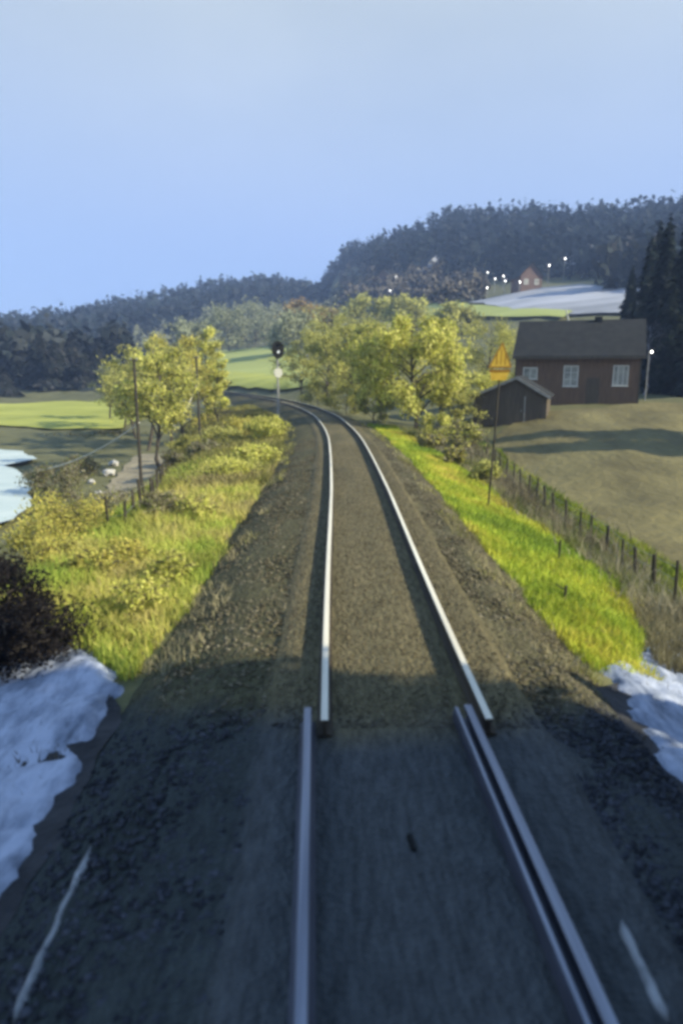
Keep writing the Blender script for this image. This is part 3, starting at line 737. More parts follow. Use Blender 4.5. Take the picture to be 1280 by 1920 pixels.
for i, (px, Yd, top, r_, c_, n_, lb) in enumerate([
 (905, 66, 592, 2.6, OLIVE, 4200, 'tall rounded olive bush behind the little shed'),
 (940, 68, 612, 1.8, YG, 2600, 'yellow green bush touching the left corner of the red house'),
 (900, 49.5, 692, 1.45, YG, 2600, 'low dome shaped yellow bush left of the shed roof'),
 (858, 46, 720, 1.1, OLIVE, 1800, 'small dark olive bush between the large pale tree and the shed'),
 (700, 49, 715, 1.1, OLIVE, 2000, 'scrubby bush at the foot of the trees beside the right rail'),
 (650, 60, 715, 1.4, OLIVE, 2200, 'scrubby bush beside the rails where the curve begins to close'),
 (596, 76, 712, 1.6, OLIVE, 2200, 'scrubby bush beyond the far bend of the rails'),
 (820, 41, 772, 0.8, YG, 1000, 'low yellow green bush at the foot of the large pale tree'),
 (872, 38, 785, 0.8, DRY + YG, 1000, 'straw coloured bush in front of the shed'),
 (915, 29, 862, 0.5, OLIVE, 900, 'small grey green bush at the foot of the warning sign pole'),
 (806, 37, 812, 0.6, DRY + GOLD, 700, 'dry straw bush beside the start of the lime green strip'),
 (853, 33, 838, 0.5, DRY + GOLD, 700, 'dry golden bush left of the fence end'),
 ]):
    b, h = T(px, Yd, top)
    tree('shrub', lb, 'shrub', b, max(h, 0.7), r_, c_, n=int(n_ * 1.6), size=0.05, cb=0.03, nlimb=16, seed=40 + i, spread=0.28, nsub=5, group='shrubs right of the track')
# left group
for i, (px, Yd, top, r_, c_, n_, lb, sh) in enumerate([
 (297, 44, 640, 1.9, OLIVE + YG, 4200, 'loose olive tree with a dark bare trunk beside the gravel path', 'round'),
 (272, 58, 622, 2.1, OLIVE, 3600, 'hazy olive tree behind the nearer utility pole', 'round'),
 (340, 60, 612, 2.3, GOLD, 4200, 'golden tree between the two utility poles', 'round'),
 (390, 66, 604, 1.7, YG, 3800, 'tall narrow yellow green tree right of the farther utility pole', 'tall'),
 (230, 74, 655, 2.0, OLIVE, 2600, 'thin olive tree at the right end of the bright meadow', 'round'),
 (318, 52, 655, 1.5, OLIVE + GOLD, 2400, 'lower olive gold tree filling the space between the two utility poles', 'round'),
 (404, 60, 668, 1.2, YG, 2200, 'short bright tree at the right edge of the left tree group', 'tall'),
 (252, 66, 668, 1.4, OLIVE, 1800, 'small olive tree just left of the nearer utility pole', 'round'),
 (205, 84, 668, 1.6, GREY, 2000, 'small greyish tree standing on the bright meadow', 'round'),
 ]):
    b, h = T(px, Yd, top)
    tree('deciduous_tree', lb, 'tree', b, h, r_, c_, n=int(n_ * 1.4), size=0.066, cb=0.25 if Yd < 60 else 0.14, nlimb=20, seed=70 + i, spread=0.22, nsub=5, shape=sh, group='trees left of the track', trunk_r=0.15 if i == 0 else None)
for i, (px, Yd, top, r_, c_, n_, lb) in enumerate([
 (500, 40, 780, 0.9, YG, 1800, 'yellow green bush on the bank below the signal post'),
 (455, 44, 785, 1.0, GOLD, 2000, 'straw gold bush on the left bank before the signal'),
 (420, 42, 805, 0.9, OLIVE, 2000, 'olive brown bush on the left bank behind the farther utility pole'),
 (385, 36, 838, 0.8, DRY, 1800, 'dry brown bush at the crest of the left bank'),
 (350, 46, 815, 0.8, OLIVE, 2000, 'dull olive bush at the foot of the farther utility pole'),
 (322, 40, 845, 0.6, DRY, 1600, 'grey brown bush beside the gravel path'),
 (480, 30, 845, 0.8, YG, 1600, 'low yellow bush against the left ballast edge'),
 (430, 26, 872, 0.9, YG, 1800, 'spreading yellow green bush on the left bank'),
 (110, 19, 925, 1.2, GOLD, 2600, 'golden bush at the left end of the near bank'),
 (165, 21, 920, 1.0, DRY, 1800, 'straw coloured bush beside the golden bush'),
 (60, 17.5, 960, 0.9, GOLD, 1800, 'low ochre bush at the left edge above the dark thicket'),
 (90, 36, 872, 1.1, DRY, 1600, 'brown reedy bush at the tip of the pond'),
 (140, 44, 858, 0.9, DRY, 1200, 'brown reedy bush left of the pale rocks'),
 (215, 14.5, 1022, 0.42, GOLD, 450, 'ochre weedy clump in the middle of the left bank grass'),
 (300, 13, 1075, 0.35, YG, 350, 'pale yellow weedy clump near the ballast on the left bank'),
 (150, 13.5, 1060, 0.45, GOLD, 450, 'golden weedy clump left of the middle of the left bank'),
 (360, 19, 965, 0.4, YG, 400, 'yellow weedy clump on the left bank closest to the ballast halfway up'),
 (285, 19.5, 965, 0.5, DRY, 1000, 'brown weedy clump in front of the grey stake fence'),
 (240, 11.2, 1135, 0.32, YG, 350, 'yellow green weedy clump low on the left bank above the snow'),
 (90, 15.5, 1020, 0.6, GOLD, 1100, 'tall ochre weedy clump left on the bank beyond the dark thicket'),
 ]):
    b, h = T(px, Yd, top)
    tree('shrub', lb, 'shrub', b, max(h, 0.8), r_, c_, n=int(n_ * 1.8), size=0.026 if Yd < 30 else 0.042, cb=0.03, nlimb=18, seed=100 + i, spread=0.30, nsub=6, group='shrubs left of the track')
for i, (px, Yd, top, lb) in enumerate([
 (-40, 9.5, 1090, 'dark brown leafless thicket at the left edge above the snow'),
 (-70, 10.5, 1040, 'dark brown leafless bush just at the left border'),
 (10, 9.6, 1190, 'small dark brown bush right of the leafless thicket')]):
    b, h = T(px, Yd, top)
    tree('shrub', lb, 'shrub', b, max(h, 0.7), 0.75, [(0.016, 0.014, 0.014), (0.026, 0.022, 0.021), (0.012, 0.011, 0.012)], n=5200, size=0.019, cb=0.03, nlimb=18, seed=130 + i, spread=0.4, group='dark shrubs by the near snow')
# far single trees
for i, (px, Yd, top, r_, c_, lb) in enumerate([
 (432, 210, 572, 6.0, GREY, 'pale grey green tree on the slope above the far meadow'),
 (480, 235, 562, 7.5, GREY, 'wide grey tree in the middle of the slope above the far meadow'),
 (540, 165, 580, 4.5, GREY, 'pale misty tree straight above the signal head'),
 (370, 175, 596, 4.0, GREY, 'pale tree showing over the tall narrow yellow green tree'),
 (570, 200, 562, 4.2, ORANGE, 'orange leaved tree in the gap below the forest ridge'),
 (600, 190, 575, 4.5, ORANGE + OLIVE, 'brownish tree beside the orange leaved tree'),
 (690, 180, 552, 4.5, OLIVE, 'dull olive tree below the village lights'),
 (760, 170, 555, 4.0, OLIVE, 'dull olive tree behind the top of the large pale tree'),
 (850, 150, 570, 3.5, OLIVE, 'dull olive tree at the left end of the snowy slope'),
 ]):
    b, h = T(px, Yd, top)
    tree('deciduous_tree', lb, 'tree', b, max(h, 4), r_, c_, n=2600, size=0.24, cb=0.08, nlimb=16, seed=160 + i, spread=0.35, group='distant single trees')
# dark shrub dot on the far meadow
b = gp(428, 726)
tree('shrub', 'tiny dark bush alone on the bright far meadow', 'shrub', (b[0], b[1], b[2] - 0.1), 1.3, 0.5, DARKG, n=500, size=0.12, cb=0.05, nlimb=8, seed=190, spread=0.4)

# conifers ---------------------------------------------------------------
def conifer_arrays(rg, h, r, n, size, cols, low=0.04):
    """needle sprays spread over a cone in whorls"""
    t = 1 - np.sqrt(rg.random(n)) * (1 - low); t = np.clip(t, low, 0.995)
    lev = np.round(t * h / (0.045 * h)) * 0.045 * h
    a = rg.uniform(0, 2 * math.pi, n)
    lobe = 0.75 + 0.35 * np.sin(a * 3 + lev * 5.1) * np.cos(a * 2 + lev * 3)
    R = r * (1 - t) ** 0.85 * lobe
    u = np.sqrt(rg.random(n)) 
    P = np.stack([np.cos(a) * R * u, np.sin(a) * R * u, t * h - 0.25 * R * u ** 2 + rg.normal(0, 0.012 * h, n)], -1)
    rd = np.stack([np.cos(a), np.sin(a), -0.35 - 0.3 * rg.random(n)], -1); rd /= np.linalg.norm(rd, axis=1)[:, None]
    td = np.stack([-np.sin(a), np.cos(a), rg.normal(0, 0.35, n)], -1)
    s = (size * rg.uniform(0.6, 1.3, n))[:, None]
    V = np.stack([P - rd * s, P + td * s * 0.6, P + rd * s * 1.3, P - td * s * 0.6], 1).reshape(-1, 3)
    Fc = (np.arange(n) * 4)[:, None] + np.array([0, 1, 2, 3])
    c = np.asarray(cols)[rg.integers(0, len(cols), n)] * rg.uniform(0.6, 1.3, (n, 1))
    return V, Fc, np.repeat(c, 4, axis=0)
SPRUCE = [(0.020, 0.030, 0.022), (0.030, 0.040, 0.030), (0.038, 0.044, 0.038)]
def conifer(label, loc, h, r, n, size, seed, group, low=0.04, cols=SPRUCE):
    rg = np.random.default_rng(seed); root = empty('spruce_tree', loc); tag(root, label, 'tree', group)
    mb = MB(); mb.tube([(0, 0, -0.4), (0, 0, h * 0.5), (0, 0, h * 0.97)], [h * 0.016, h * 0.009, 0.01], 7); mb.build('trunk', M['bark'], root)
    V, Fc, c = conifer_arrays(rg, h, r, n, size, cols, low)
    link_mesh('crown', V, Fc, M['needle'], root, tint=c)
    return root
# dark stand at the right border
for i, (px, Yd, top, r_, lb) in enumerate([
 (1225, 74, 402, 3.2, 'tall dark spruce just right of the red house'),
 (1268, 70, 378, 3.4, 'tallest dark spruce at the right border'),
 (1325, 68, 372, 3.4, 'dark spruce half cut by the right border'),
 (1196, 84, 440, 2.9, 'dark spruce behind the right corner of the red house'),
 (1258, 86, 430, 3.2, 'rear dark spruce in the stand at the right border'),
 (1165, 96, 500, 2.2, 'smaller dark spruce rising behind the red house roof'),
 (1300, 62, 470, 2.6, 'front dark spruce at the right border'),
 (1240, 66, 520, 2.4, 'lowest dark spruce at the right border, in front of the taller ones'),
 (1282, 78, 392, 3.4, 'dark spruce between the two tallest at the right border'),
 (1208, 92, 415, 3.0, 'far dark spruce rising highest behind the right house corner'),
 (1345, 60, 400, 3.4, 'dark spruce just beyond the right border')]):
    b, h = T(px, Yd, top)
    conifer(lb, b, h, r_ * 1.15, 8000, 0.32, 200 + i, 'dark spruces at the right border')
b, h = T(1203, 63, 590)
tree('birch_tree', 'pale slim birch trunk standing right of the red house', 'tree', b, h, 1.0, [(0.06, 0.06, 0.06), (0.10, 0.09, 0.09)], n=500, size=0.06, cb=0.45, nlimb=10, trunk_r=0.14, seed=231, spread=0.4, bark='birch_bark')
# dark stand left behind the meadow
LBL = ['dark tree at the far left border behind the meadow', 'tall dark tree left of the pale farmhouse', 'dark tree just right of the pale farmhouse', 'broad dark spruce above the left part of the meadow', 'dark spruce above the middle of the meadow',
       'lower dark spruce above the middle of the meadow', 'dark spruce above the right part of the meadow', 'last dark spruce beside the small greyish tree', 'dark spruce peeping between the hazy olive trees', 'dark tree in front of the pale farmhouse on its left']
for i, (px, Yd, top, r_) in enumerate([(-25, 135, 640, 4), (0, 150, 610, 4), (85, 140, 622, 4.2), (112, 136, 640, 4), (140, 142, 632, 4), (165, 134, 660, 3.6), (190, 138, 648, 4), (222, 142, 655, 3.6), (255, 150, 640, 4), (15, 128, 700, 2.6)]):
    b, h = T(px, Yd, top)
    conifer(LBL[i], b, h, r_ * 1.3, 3200, 0.55, 240 + i, 'dark trees behind the left meadow', cols=[(0.022, 0.028, 0.026), (0.034, 0.038, 0.034), (0.045, 0.045, 0.042)])
# unseen spruces right of the camera, added to shade the foreground and field
for i, (x_, y_, h_, r_) in enumerate([(6.6, -5.0, 14, 2.7), (6.8, -3.0, 15, 2.8), (6.5, -1.0, 14, 2.7), (6.9, 0.9, 15, 2.8), (6.6, 2.6, 14.5, 2.6), (6.8, 4.3, 15, 2.3), (9.6, 3.6, 17, 2.7), (10.0, 1.4, 17, 2.9), (9.8, -1.0, 16, 2.9), (9.9, -3.6, 16, 2.9), (13.2, 2.9, 18, 3.0), (13.4, 0.2, 18, 3.0), (13.2, -2.6, 17, 3.0), (13.3, -5.6, 17, 3.0), (7.4, 6.2, 4.6, 2.0), (27, 31.5, 13, 3.7), (30, 33.2, 15, 3.7)]):
    if i < 14: y_ -= 1.25
    conifer('dark spruce out of view beside the line, added to shade the foreground' if i < 15 else 'dark spruce out of view, added to shade the brown field', (x_, y_, zp(x_, y_)), h_, r_, 6500, 0.24 if i < 15 else 0.3, 270 + i, 'unseen spruces added for shade', low=0.01)

# forest on the ridges: one mass
def forest(name, label, n, seed, c0, c1, r0, r1, hh, cols, decid=0.0, tris=34):
    rg = np.random.default_rng(seed); Vs, Fs, Cs = [], [], []; base = 0
    k = 0
    while k < n:
        c = rg.uniform(c0, c1); rr = r0(c) + (r1(c) - r0(c)) * rg.random()
        ang = math.atan((c - 640) / FPX * 0.979); x_, y_ = rr * math.sin(ang), rr * math.cos(ang)
        h = hh * rg.uniform(0.55, 1.15)
        z_ = zp(x_, y_) - 0.5
        cc = np.array(cols) * rg.uniform(0.7, 1.3)
        if rg.random() < decid:
            P = rg.normal(0, 1, (tris, 3)); P /= np.linalg.norm(P, axis=1)[:, None]
            P = P * rg.random((tris, 1)) ** 0.4 * np.array([h * 0.28, h * 0.28, h * 0.38]) + np.array([0, 0, h * 0.5])
            V, Fc, C = leaf_cloud(P, h * 0.075, cc * 1.2, rg)
        else:
            V, Fc, C = conifer_arrays(rg, h, h * rg.uniform(0.17, 0.24), tris, h * 0.085, cc, 0.03)
        Vs.append(V + np.array([x_, y_, z_])); Fs.append(Fc + base); Cs.append(C); base += len(V); k += 1
    o = link_mesh(name, np.vstack(Vs), np.vstack(Fs), M['needle'], tint=np.vstack(Cs))
    tag(o, label, 'forest', kind='stuff')
Rf = lambda c: float(np.interp(c, [0, 560, 700, 1280], [470, 520, 430, 410]))
_fc = np.array([600, 700, 800, 880, 960, 1040, 1120, 1200, 1300, 1420]); _fd = np.array([float(np.hypot(*gp(c, q)[:2])) for c, q in zip(_fc, [545, 535, 528, 533, 528, 524, 522, 540, 545, 545])])
FR0 = lambda c: float(np.interp(c, _fc, _fd))
forest('forest', 'dark conifer forest covering the right hill up to its ridge', 1500, 301, 600, 1420, FR0, lambda c: Rf(c) + 6, 15, [(0.014, 0.021, 0.023), (0.020, 0.027, 0.028), (0.028, 0.032, 0.032)], 0.2, 40)
forest('forest', 'hazy conifer forest along the low left ridge', 1300, 303, -260, 615, lambda c: float(np.interp(c, [0, 300, 615], [240, 330, 400])), lambda c: Rf(c) + 6, 14, [(0.014, 0.021, 0.023), (0.020, 0.027, 0.029), (0.027, 0.031, 0.032)], 0.35, 40)
forest('forest', 'brownish bare wood at the foot of the right hill around the village', 260, 305, 640, 900, lambda c: float(np.hypot(*gp(c, 575)[:2])), lambda c: FR0(c) + 6, 8, [(0.075, 0.068, 0.055), (0.10, 0.09, 0.07)], 0.8, 50)
forest('forest', 'belt of dark trees right of the snowy slope', 150, 307, 1120, 1330, lambda c: 190, lambda c: 318, 13, [(0.028, 0.033, 0.030), (0.045, 0.045, 0.042)], 0.4, 60)
forest('forest', 'greyish scrub at the foot of the left ridge', 260, 309, 210, 640, lambda c: 255, lambda c: 360, 8, [(0.10, 0.11, 0.075), (0.14, 0.15, 0.10), (0.085, 0.09, 0.06)], 0.9, 50)

forest('forest', 'blurred dark wood behind the left meadow and the pale farmhouse', 110, 311, -160, 250, lambda c: 158, lambda c: 190, 13, [(0.020, 0.026, 0.026), (0.032, 0.036, 0.034)], 0.45, 90)
# ------------------------------------------------------------------ signal
sx, sy = at(522, 785, 46)[0], 46.0
sz = zp(sx, sy)
sig = empty('railway_signal', (sx, sy, sz), rad(28)); tag(sig, 'railway signal with oval black head and round white disc on a grey post', 'signal')
zz = lambda py: H(521, py, sy) - sz
mb = MB(); mb.tube([(0, 0, -0.3), (0, 0, zz(752))], 0.105, 10); mb.tube([(0, 0, zz(752)), (0, 0.0, zz(645))], 0.06, 10); mb.build('post', M['pole_grey'], sig)
mb = MB(); mb.box(-0.17, 0.17, -0.14, 0.14, -0.25, 0.12); mb.build('base', M['pole_grey'], sig)
def disc_y(mb, cx, cz, rx, rz, y0, y1, n=28, mi=0):
    mb.prism([(cx + rx * math.cos(2 * math.pi * k / n), cz + rz * math.sin(2 * math.pi * k / n)) for k in range(n)], y0, y1, mi)
hc = (zz(640) + zz(672)) / 2; hz_ = (zz(640) - zz(672)) / 2
mb = MB(); disc_y(mb, 0, hc, 0.42, hz_ * 1.04, -0.16, -0.11); mb.box(-0.17, 0.17, -0.1095, 0.12, hc - 0.42, hc + 0.42); hd = mb.build('signal_head', M['black_paint'], sig)
for k, zc in enumerate((hc + 0.26, hc - 0.12)):
    mb = MB(); disc_y(mb, 0, zc, 0.09, 0.09, -0.178, -0.162, 18); mb.build('lens', M['lens_lit'] if k else M['lens_off'], hd)
    mb = MB()
    n = 12; v, f = [], []
    for j in range(n + 1):
        w = math.pi * j / n
        for (rr, yy) in ((0.12, -0.162), (0.12, -0.36)): v.append((rr * math.cos(w), yy, zc + rr * math.sin(w) + (0.0 if yy > -0.2 else -0.015)))
    f = [(2 * j, 2 * j + 1, 2 * j + 3, 2 * j + 2) for j in range(n)]
    mb.add(v, f); mb.build('hood', M['black_paint'], hd)
mb = MB(); disc_y(mb, 0.0, zz(699), 0.30, 0.31, -0.12, -0.07); mb.build('disc', M['white_paint'], sig)
mb = MB()
for q in range(9): mb.tube([(-0.16, 0.14, 0.3 + q * 0.33), (0.16, 0.14, 0.3 + q * 0.33)], 0.012, 5)
for s_ in (-0.16, 0.16): mb.tube([(s_, 0.14, 0.0), (s_, 0.14, 3.1)], 0.014, 5)
mb.build('ladder', M['pole_grey'], sig)

# ------------------------------------------------------------------ warning sign
wy = 22.0
pb = at(913, 962, wy); pz = zp(pb[0], wy)
ws = empty('warning_sign', (pb[0], wy, pz)); tag(ws, 'orange yellow triangular railway warning sign with dark upright bars on a thin leaning pole', 'sign')
tp = at(936, 700, wy) - np.array([pb[0], wy, pz])
mb = MB(); mb.tube([(0, 0, -0.3), tp * 0.5 + np.array([0.02, 0, 0]), tp * 1.0], [0.032, 0.03, 0.028], 8); mb.build('pole', M['post_wood'], ws)
L_ = lambda px, py: (at(px, py, wy - 0.05)[0] - pb[0], at(px, py, wy - 0.05)[2] - pz)
def rounded(pts, r, n=4):
    out = []
    m_ = len(pts)
    for i in range(m_):
        a, b_, c_ = [Vector((*pts[j % m_],)) for j in (i - 1, i, i + 1)]
        d1, d2 = (a - b_).normalized(), (c_ - b_).normalized()
        p1, p2 = b_ + d1 * r, b_ + d2 * r
        for t in np.linspace(0, 1, n): q = p1.lerp(b_, t).lerp(b_.lerp(p2, t), t); out.append((q.x, q.y))
    return out
tri = [L_(914, 690), L_(959, 690), L_(942, 640)]
mb = MB(); mb.prism(rounded(tri, 0.06), -0.055, -0.035); plate = mb.build('sign_plate', M['sign_yellow'], ws)
cx_, cz_ = np.mean([t[0] for t in tri]), np.mean([t[1] for t in tri])
def shr(p, k): return (cx_ + (p[0] - cx_) * k, cz_ + (p[1] - cz_) * k)
mb = MB()
a, b_, c_ = tri
for p, q in ((a, b_), (b_, c_), (c_, a)):
    P0, P1, P2, P3 = shr(p, 0.97), shr(q, 0.97), shr(q, 0.80), shr(p, 0.80)
    mb.prism([P0, P1, P2, P3], -0.0585, -0.0555)
mb.build('border', M['sign_dark'], plate)
mb = MB()
for px0, px1 in ((929, 932), (937, 940), (945, 948)):
    (x0, z0), (x1, z1) = L_(px0, 684), L_(px1, 662 if px0 != 937 else 655)
    mb.prism([(x0 - 0.0, z0), (x1, z0), (x1 + 0.01, z1), (x0 + 0.01, z1)], -0.0600, -0.0560)
mb.build('marking', M['sign_dark'], plate)
mb = MB(); mb.prism([L_(920, 713), L_(948, 713), L_(955, 694), L_(918, 694)], -0.052, -0.034); lp = mb.build('lower_plate', M['sign_yellow'], ws)
mb = MB(); mb.prism([L_(917.5, 698), L_(955.5, 698), L_(956, 693), L_(917, 693)], -0.060, -0.0525); mb.build('bar', M['sign_dark'], lp)

# ------------------------------------------------------------------ utility poles and cables
def upole(px, Yd, pyb, px_t, pyt, r_, label):
    b = at(px, pyb, Yd); z0 = zp(b[0], Yd); t = at(px_t, pyt, Yd)
    root = empty('utility_pole', (b[0], Yd, z0)); tag(root, label, 'pole', 'utility poles on the left')
    d = np.array([t[0] - b[0], 0, t[2] - z0])
    mb = MB(); mb.tube([(0, 0, -0.4), d * 0.5, d], [r_, r_ * 0.9, r_ * 0.75], 9); sh = mb.build('shaft', M['post_wood'], root)
    mb = MB(); mb.tube([d * 0.985 + np.array([-0.16, 0, 0]), d * 0.985 + np.array([0.16, 0, 0])], 0.03, 6); mb.build('bracket', M['post_wood'], root)
    for s_ in (-0.14, 0.14):
        mb = MB(); mb.tube([d * 0.985 + np.array([s_, 0, 0.02]), d * 0.985 + np.array([s_, 0, 0.14])], [0.035, 0.025], 7); mb.build('insulator', M['pole_grey'], root)
    return np.array([b[0], Yd, z0]), d
A0, Ad = upole(268, 32.5, 950, 251, 672, 0.085, 'thin dark utility pole rising from the gravel path edge')
B0, Bd = upole(375, 50, 820, 368, 668, 0.10, 'farther dark utility pole among the golden trees')
def cable(p, q, sag, r_, label):
    p, q = np.array(p), np.array(q)
    pts = [p + (q - p) * t - np.array([0, 0, sag * 4 * t * (1 - t)]) for t in np.linspace(0, 1, 30)]
    mb = MB(); mb.tube(pts, r_, 6); o = mb.build('cable', M['cable'], smooth=True); tag(o, label, 'cable')
e0 = at(262, 792, 32.45)
cable(e0, at(60, 884, 36), 0.42, 0.028, 'pale cable sagging from the nearer pole down towards the pond')
cable(at(368, 722, 49.9), at(322, 800, 47), 0.5, 0.03, 'pale stay cable slanting from the farther utility pole')

# ------------------------------------------------------------------ fences
def fence(label, line, n, hp, hw, wires, seed, wirename='wire', r_=0.045):
    rg = np.random.default_rng(seed)
    P = np.array(line, float); s = np.r_[0, np.cumsum(np.linalg.norm(np.diff(P, axis=0), axis=1))]
    o0 = (P[0, 0], P[0, 1], zp(P[0, 0], P[0, 1])); root = empty('wire_fence', o0); tag(root, label, 'fence')
    tops = []
    for t in np.linspace(0, s[-1], n):
        t = min(max(t + rg.normal(0, 0.12), 0), s[-1]); x_, y_ = np.interp(t, s, P[:, 0]), np.interp(t, s, P[:, 1]); z_ = zp(x_, y_)
        hh = hp * rg.uniform(0.88, 1.12); lx, ly = rg.normal(0, 0.05, 2); rr = r_ * rg.uniform(0.8, 1.25)
        q = np.array([x_, y_, z_]) - np.array(o0)
        mb = MB(); mb.tube([q - np.array([0, 0, 0.25]), q + np.array([lx * 0.6, ly * 0.6, hh * 0.6]), q + np.array([lx, ly, hh])], [rr, rr * 0.95, rr * 0.85], 7)
        mb.build('post', M['post_wood'], root); tops.append((q, lx, ly, hh))
    for w in wires:
        mb = MB(); pts = [q + np.array([lx * w, ly * w, hp * w]) for q, lx, ly, hh in tops]
        mb.tube(pts, 0.006, 4); mb.build(wirename, M['pole_grey'], root)
    return root
fence('long row of dark wooden fence posts with wires along the brown field', [(7.15, 14.2), (7.4, 17), (7.55, 20), (7.6, 25), (7.6, 30), (7.5, 34)], 17, 1.02, 0.05, (0.35, 0.65, 0.92), 5)
pf = [gp(205, 1005), gp(235, 1000), gp(285, 955), gp(312, 915)]
fence('old grey stake fence at the foot of the left bank beside the gravel path', [(q[0], q[1]) for q in pf], 14, 1.0, 0.05, (0.5, 0.85), 7)
for px, py, lb, hgt in ((1046, 1052, 'short dark stake standing in the lime green strip', 0.5), (1056, 1135, 'nearest short dark stake low in the lime green strip', 0.35)):
    p = gp(px, py); mb = MB(); mb.tube([(0, 0, -0.1), (0.02, 0, hgt)], [0.03, 0.022], 7); mb.tube([(0.0, 0, hgt * 0.8), (-0.16, 0.02, hgt * 1.05)], [0.012, 0.01], 5)
    o = mb.build('stake', M['post_wood']); o.location = (p[0], p[1], zp(p[0], p[1])); tag(o, lb, 'stake')

# pale rocks near the path
RB = ['largest pale rock beside the gravel path', 'pale rock lying behind the largest one', 'small pale rock at the near end of the rocks', 'flat pale rock left of the path', 'small white rock nearest the pond side']
for i, (px, py, s_) in enumerate([(206, 890, 0.42), (214, 872, 0.36), (188, 928, 0.26), (196, 938, 0.22), (172, 906, 0.24)]):
    rg = np.random.default_rng(400 + i); p = gp(px, py)
    bm = bmesh.new(); bmesh.ops.create_icosphere(bm, subdivisions=2, radius=1)
    for v in bm.verts:
        nn = 0.75 + 0.5 * rg.random(); v.co = Vector((v.co.x * s_ * nn, v.co.y * s_ * nn * 0.8, v.co.z * s_ * 0.65 * nn))
    me = bpy.data.meshes.new('rock'); bm.to_mesh(me); bm.free(); me.materials.append(M['rock'])
    o = bpy.data.objects.new('rock', me); COL.objects.link(o); o.location = (p[0], p[1], zp(p[0], p[1]) + s_ * 0.25)
    tag(o, RB[i], 'rock', 'pale rocks by the path')

# ------------------------------------------------------------------ houses
def gable_roof(mb, x0, x1, y0, y1, ze, zr, th, along='x', mi=0):
    """two slabs, ridge along x or y"""
    if along == 'x':
        ym = (y0 + y1) / 2
        for ya, sgn in ((y0, 1), (y1, -1)):
            v = [(x0, ya, ze), (x1, ya, ze), (x1, ym, zr), (x0, ym, zr)]
            v += [(a, b, c + th) for a, b, c in v]
            mb.add(v, [(0, 1, 2, 3), (4, 5, 6, 7), (0, 1, 5, 4), (1, 2, 6, 5), (2, 3, 7, 6), (3, 0, 4, 7)], mi)
    else:
        xm = (x0 + x1) / 2
        for xa in (x0, x1):
            v = [(xa, y0, ze), (xa, y1, ze), (xm, y1, zr), (xm, y0, zr)]
            v += [(a, b, c + th) for a, b, c in v]
            mb.add(v, [(0, 1, 2, 3), (4, 5, 6, 7), (0, 1, 5, 4), (1, 2, 6, 5), (2, 3, 7, 6), (3, 0, 4, 7)], mi)
def window(root, xc, zc, w, h, y, cols, rows, fr=0.08):
    f = MB()
    for x0, x1, z0, z1 in ((xc - w / 2, xc - w / 2 + fr, zc - h / 2, zc + h / 2), (xc + w / 2 - fr, xc + w / 2, zc - h / 2, zc + h / 2),
                           (xc - w / 2 + fr, xc + w / 2 - fr, zc - h / 2, zc - h / 2 + fr), (xc - w / 2 + fr, xc + w / 2 - fr, zc + h / 2 - fr, zc + h / 2)):
        f.box(x0, x1, y - 0.07, y + 0.03, z0, z1)
    for k in range(1, cols): xx = xc - w / 2 + w * k / cols; f.box(xx - fr * 0.4, xx + fr * 0.4, y - 0.055, y + 0.02, zc - h / 2 + fr, zc + h / 2 - fr)
    for k in range(1, rows): zk = zc - h / 2 + h * k / rows; f.box(xc - w / 2 + fr, xc + w / 2 - fr, y - 0.05, y + 0.018, zk - 0.02, zk + 0.02)
    o = f.build('window', M['window_frame'], root)
    g_ = MB(); g_.box(xc - w / 2 + fr * 0.5, xc + w / 2 - fr * 0.5, y - 0.03, y - 0.012, zc - h / 2 + fr * 0.5, zc + h / 2 - fr * 0.5); g_.build('pane', M['pane'], o)
    s_ = MB(); s_.box(xc - w / 2 - 0.06, xc + w / 2 + 0.06, y - 0.11, y + 0.03, zc - h / 2 - 0.055, zc - h / 2 - 0.003); s_.build('sill', M['window_frame'], o)
HY = 52.0
xl, xr = at(972, 700, HY)[0], at(1186, 700, HY)[0]
hz0 = min(zp((xl + xr) / 2, HY), H(1080, 752, HY)); ze, zr = H(1080, 668, HY), H(1080, 604, HY + 3.2)
hs = empty('red_house', ((xl + xr) / 2, HY, hz0), rad(-20)); tag(hs, 'low dark red wooden house with a dark roof and three pale windows', 'house')
W = (xr - xl) / 2 * 1.03; D = 6.4
ZE, ZR = ze - hz0, zr - hz0
mb = MB(); mb.box(-W, W, 0, D, -0.6, ZE)
for s_ in (-1, 1): mb.add([(s_ * W, 0, ZE), (s_ * W, D, ZE), (s_ * W, D / 2, ZR - 0.1)], [(0, 1, 2)])
x_ = -W
while x_ < W: mb.box(x_, x_ + 0.045, -0.022, -0.001, -0.15, ZE - 0.05); x_ += 0.24
mb.build('wall', M['red_wood'], hs)
mb = MB(); mb.box(-W - 0.05, W + 0.05, -0.06, D + 0.06, -1.2, -0.16); mb.build('foundation', M['pole_grey'], hs)
mb = MB(); gable_roof(mb, -W - 0.25, W + 0.3, -0.45, D + 0.45, ZE - 0.12, ZR, 0.14); rf = mb.build('roof', M['roof_dark'], hs)
mb = MB(); mb.box(-W - 0.26, W + 0.31, -0.49, -0.455, ZE - 0.20, ZE + 0.0); mb.build('eaves_board', M['brown_wood'], hs)
mb = MB(); mb.box(1.0, 1.55, D / 2 - 0.3, D / 2 + 0.3, ZR - 0.3, ZR + 0.35); mb.build('chimney', M['roof_dark'], rf)
def hx(px): return at(px, 700, HY)[0] - (xl + xr) / 2
def hzp(py): return H(1080, py, HY) - hz0
window(hs, hx(996), hzp(700), 1.05, 0.85, -0.01, 2, 1)
window(hs, hx(1070), hzp(705), 1.05, 1.5, -0.01, 2, 3)
window(hs, hx(1157), hzp(704), 1.05, 1.45, -0.01, 3, 1)
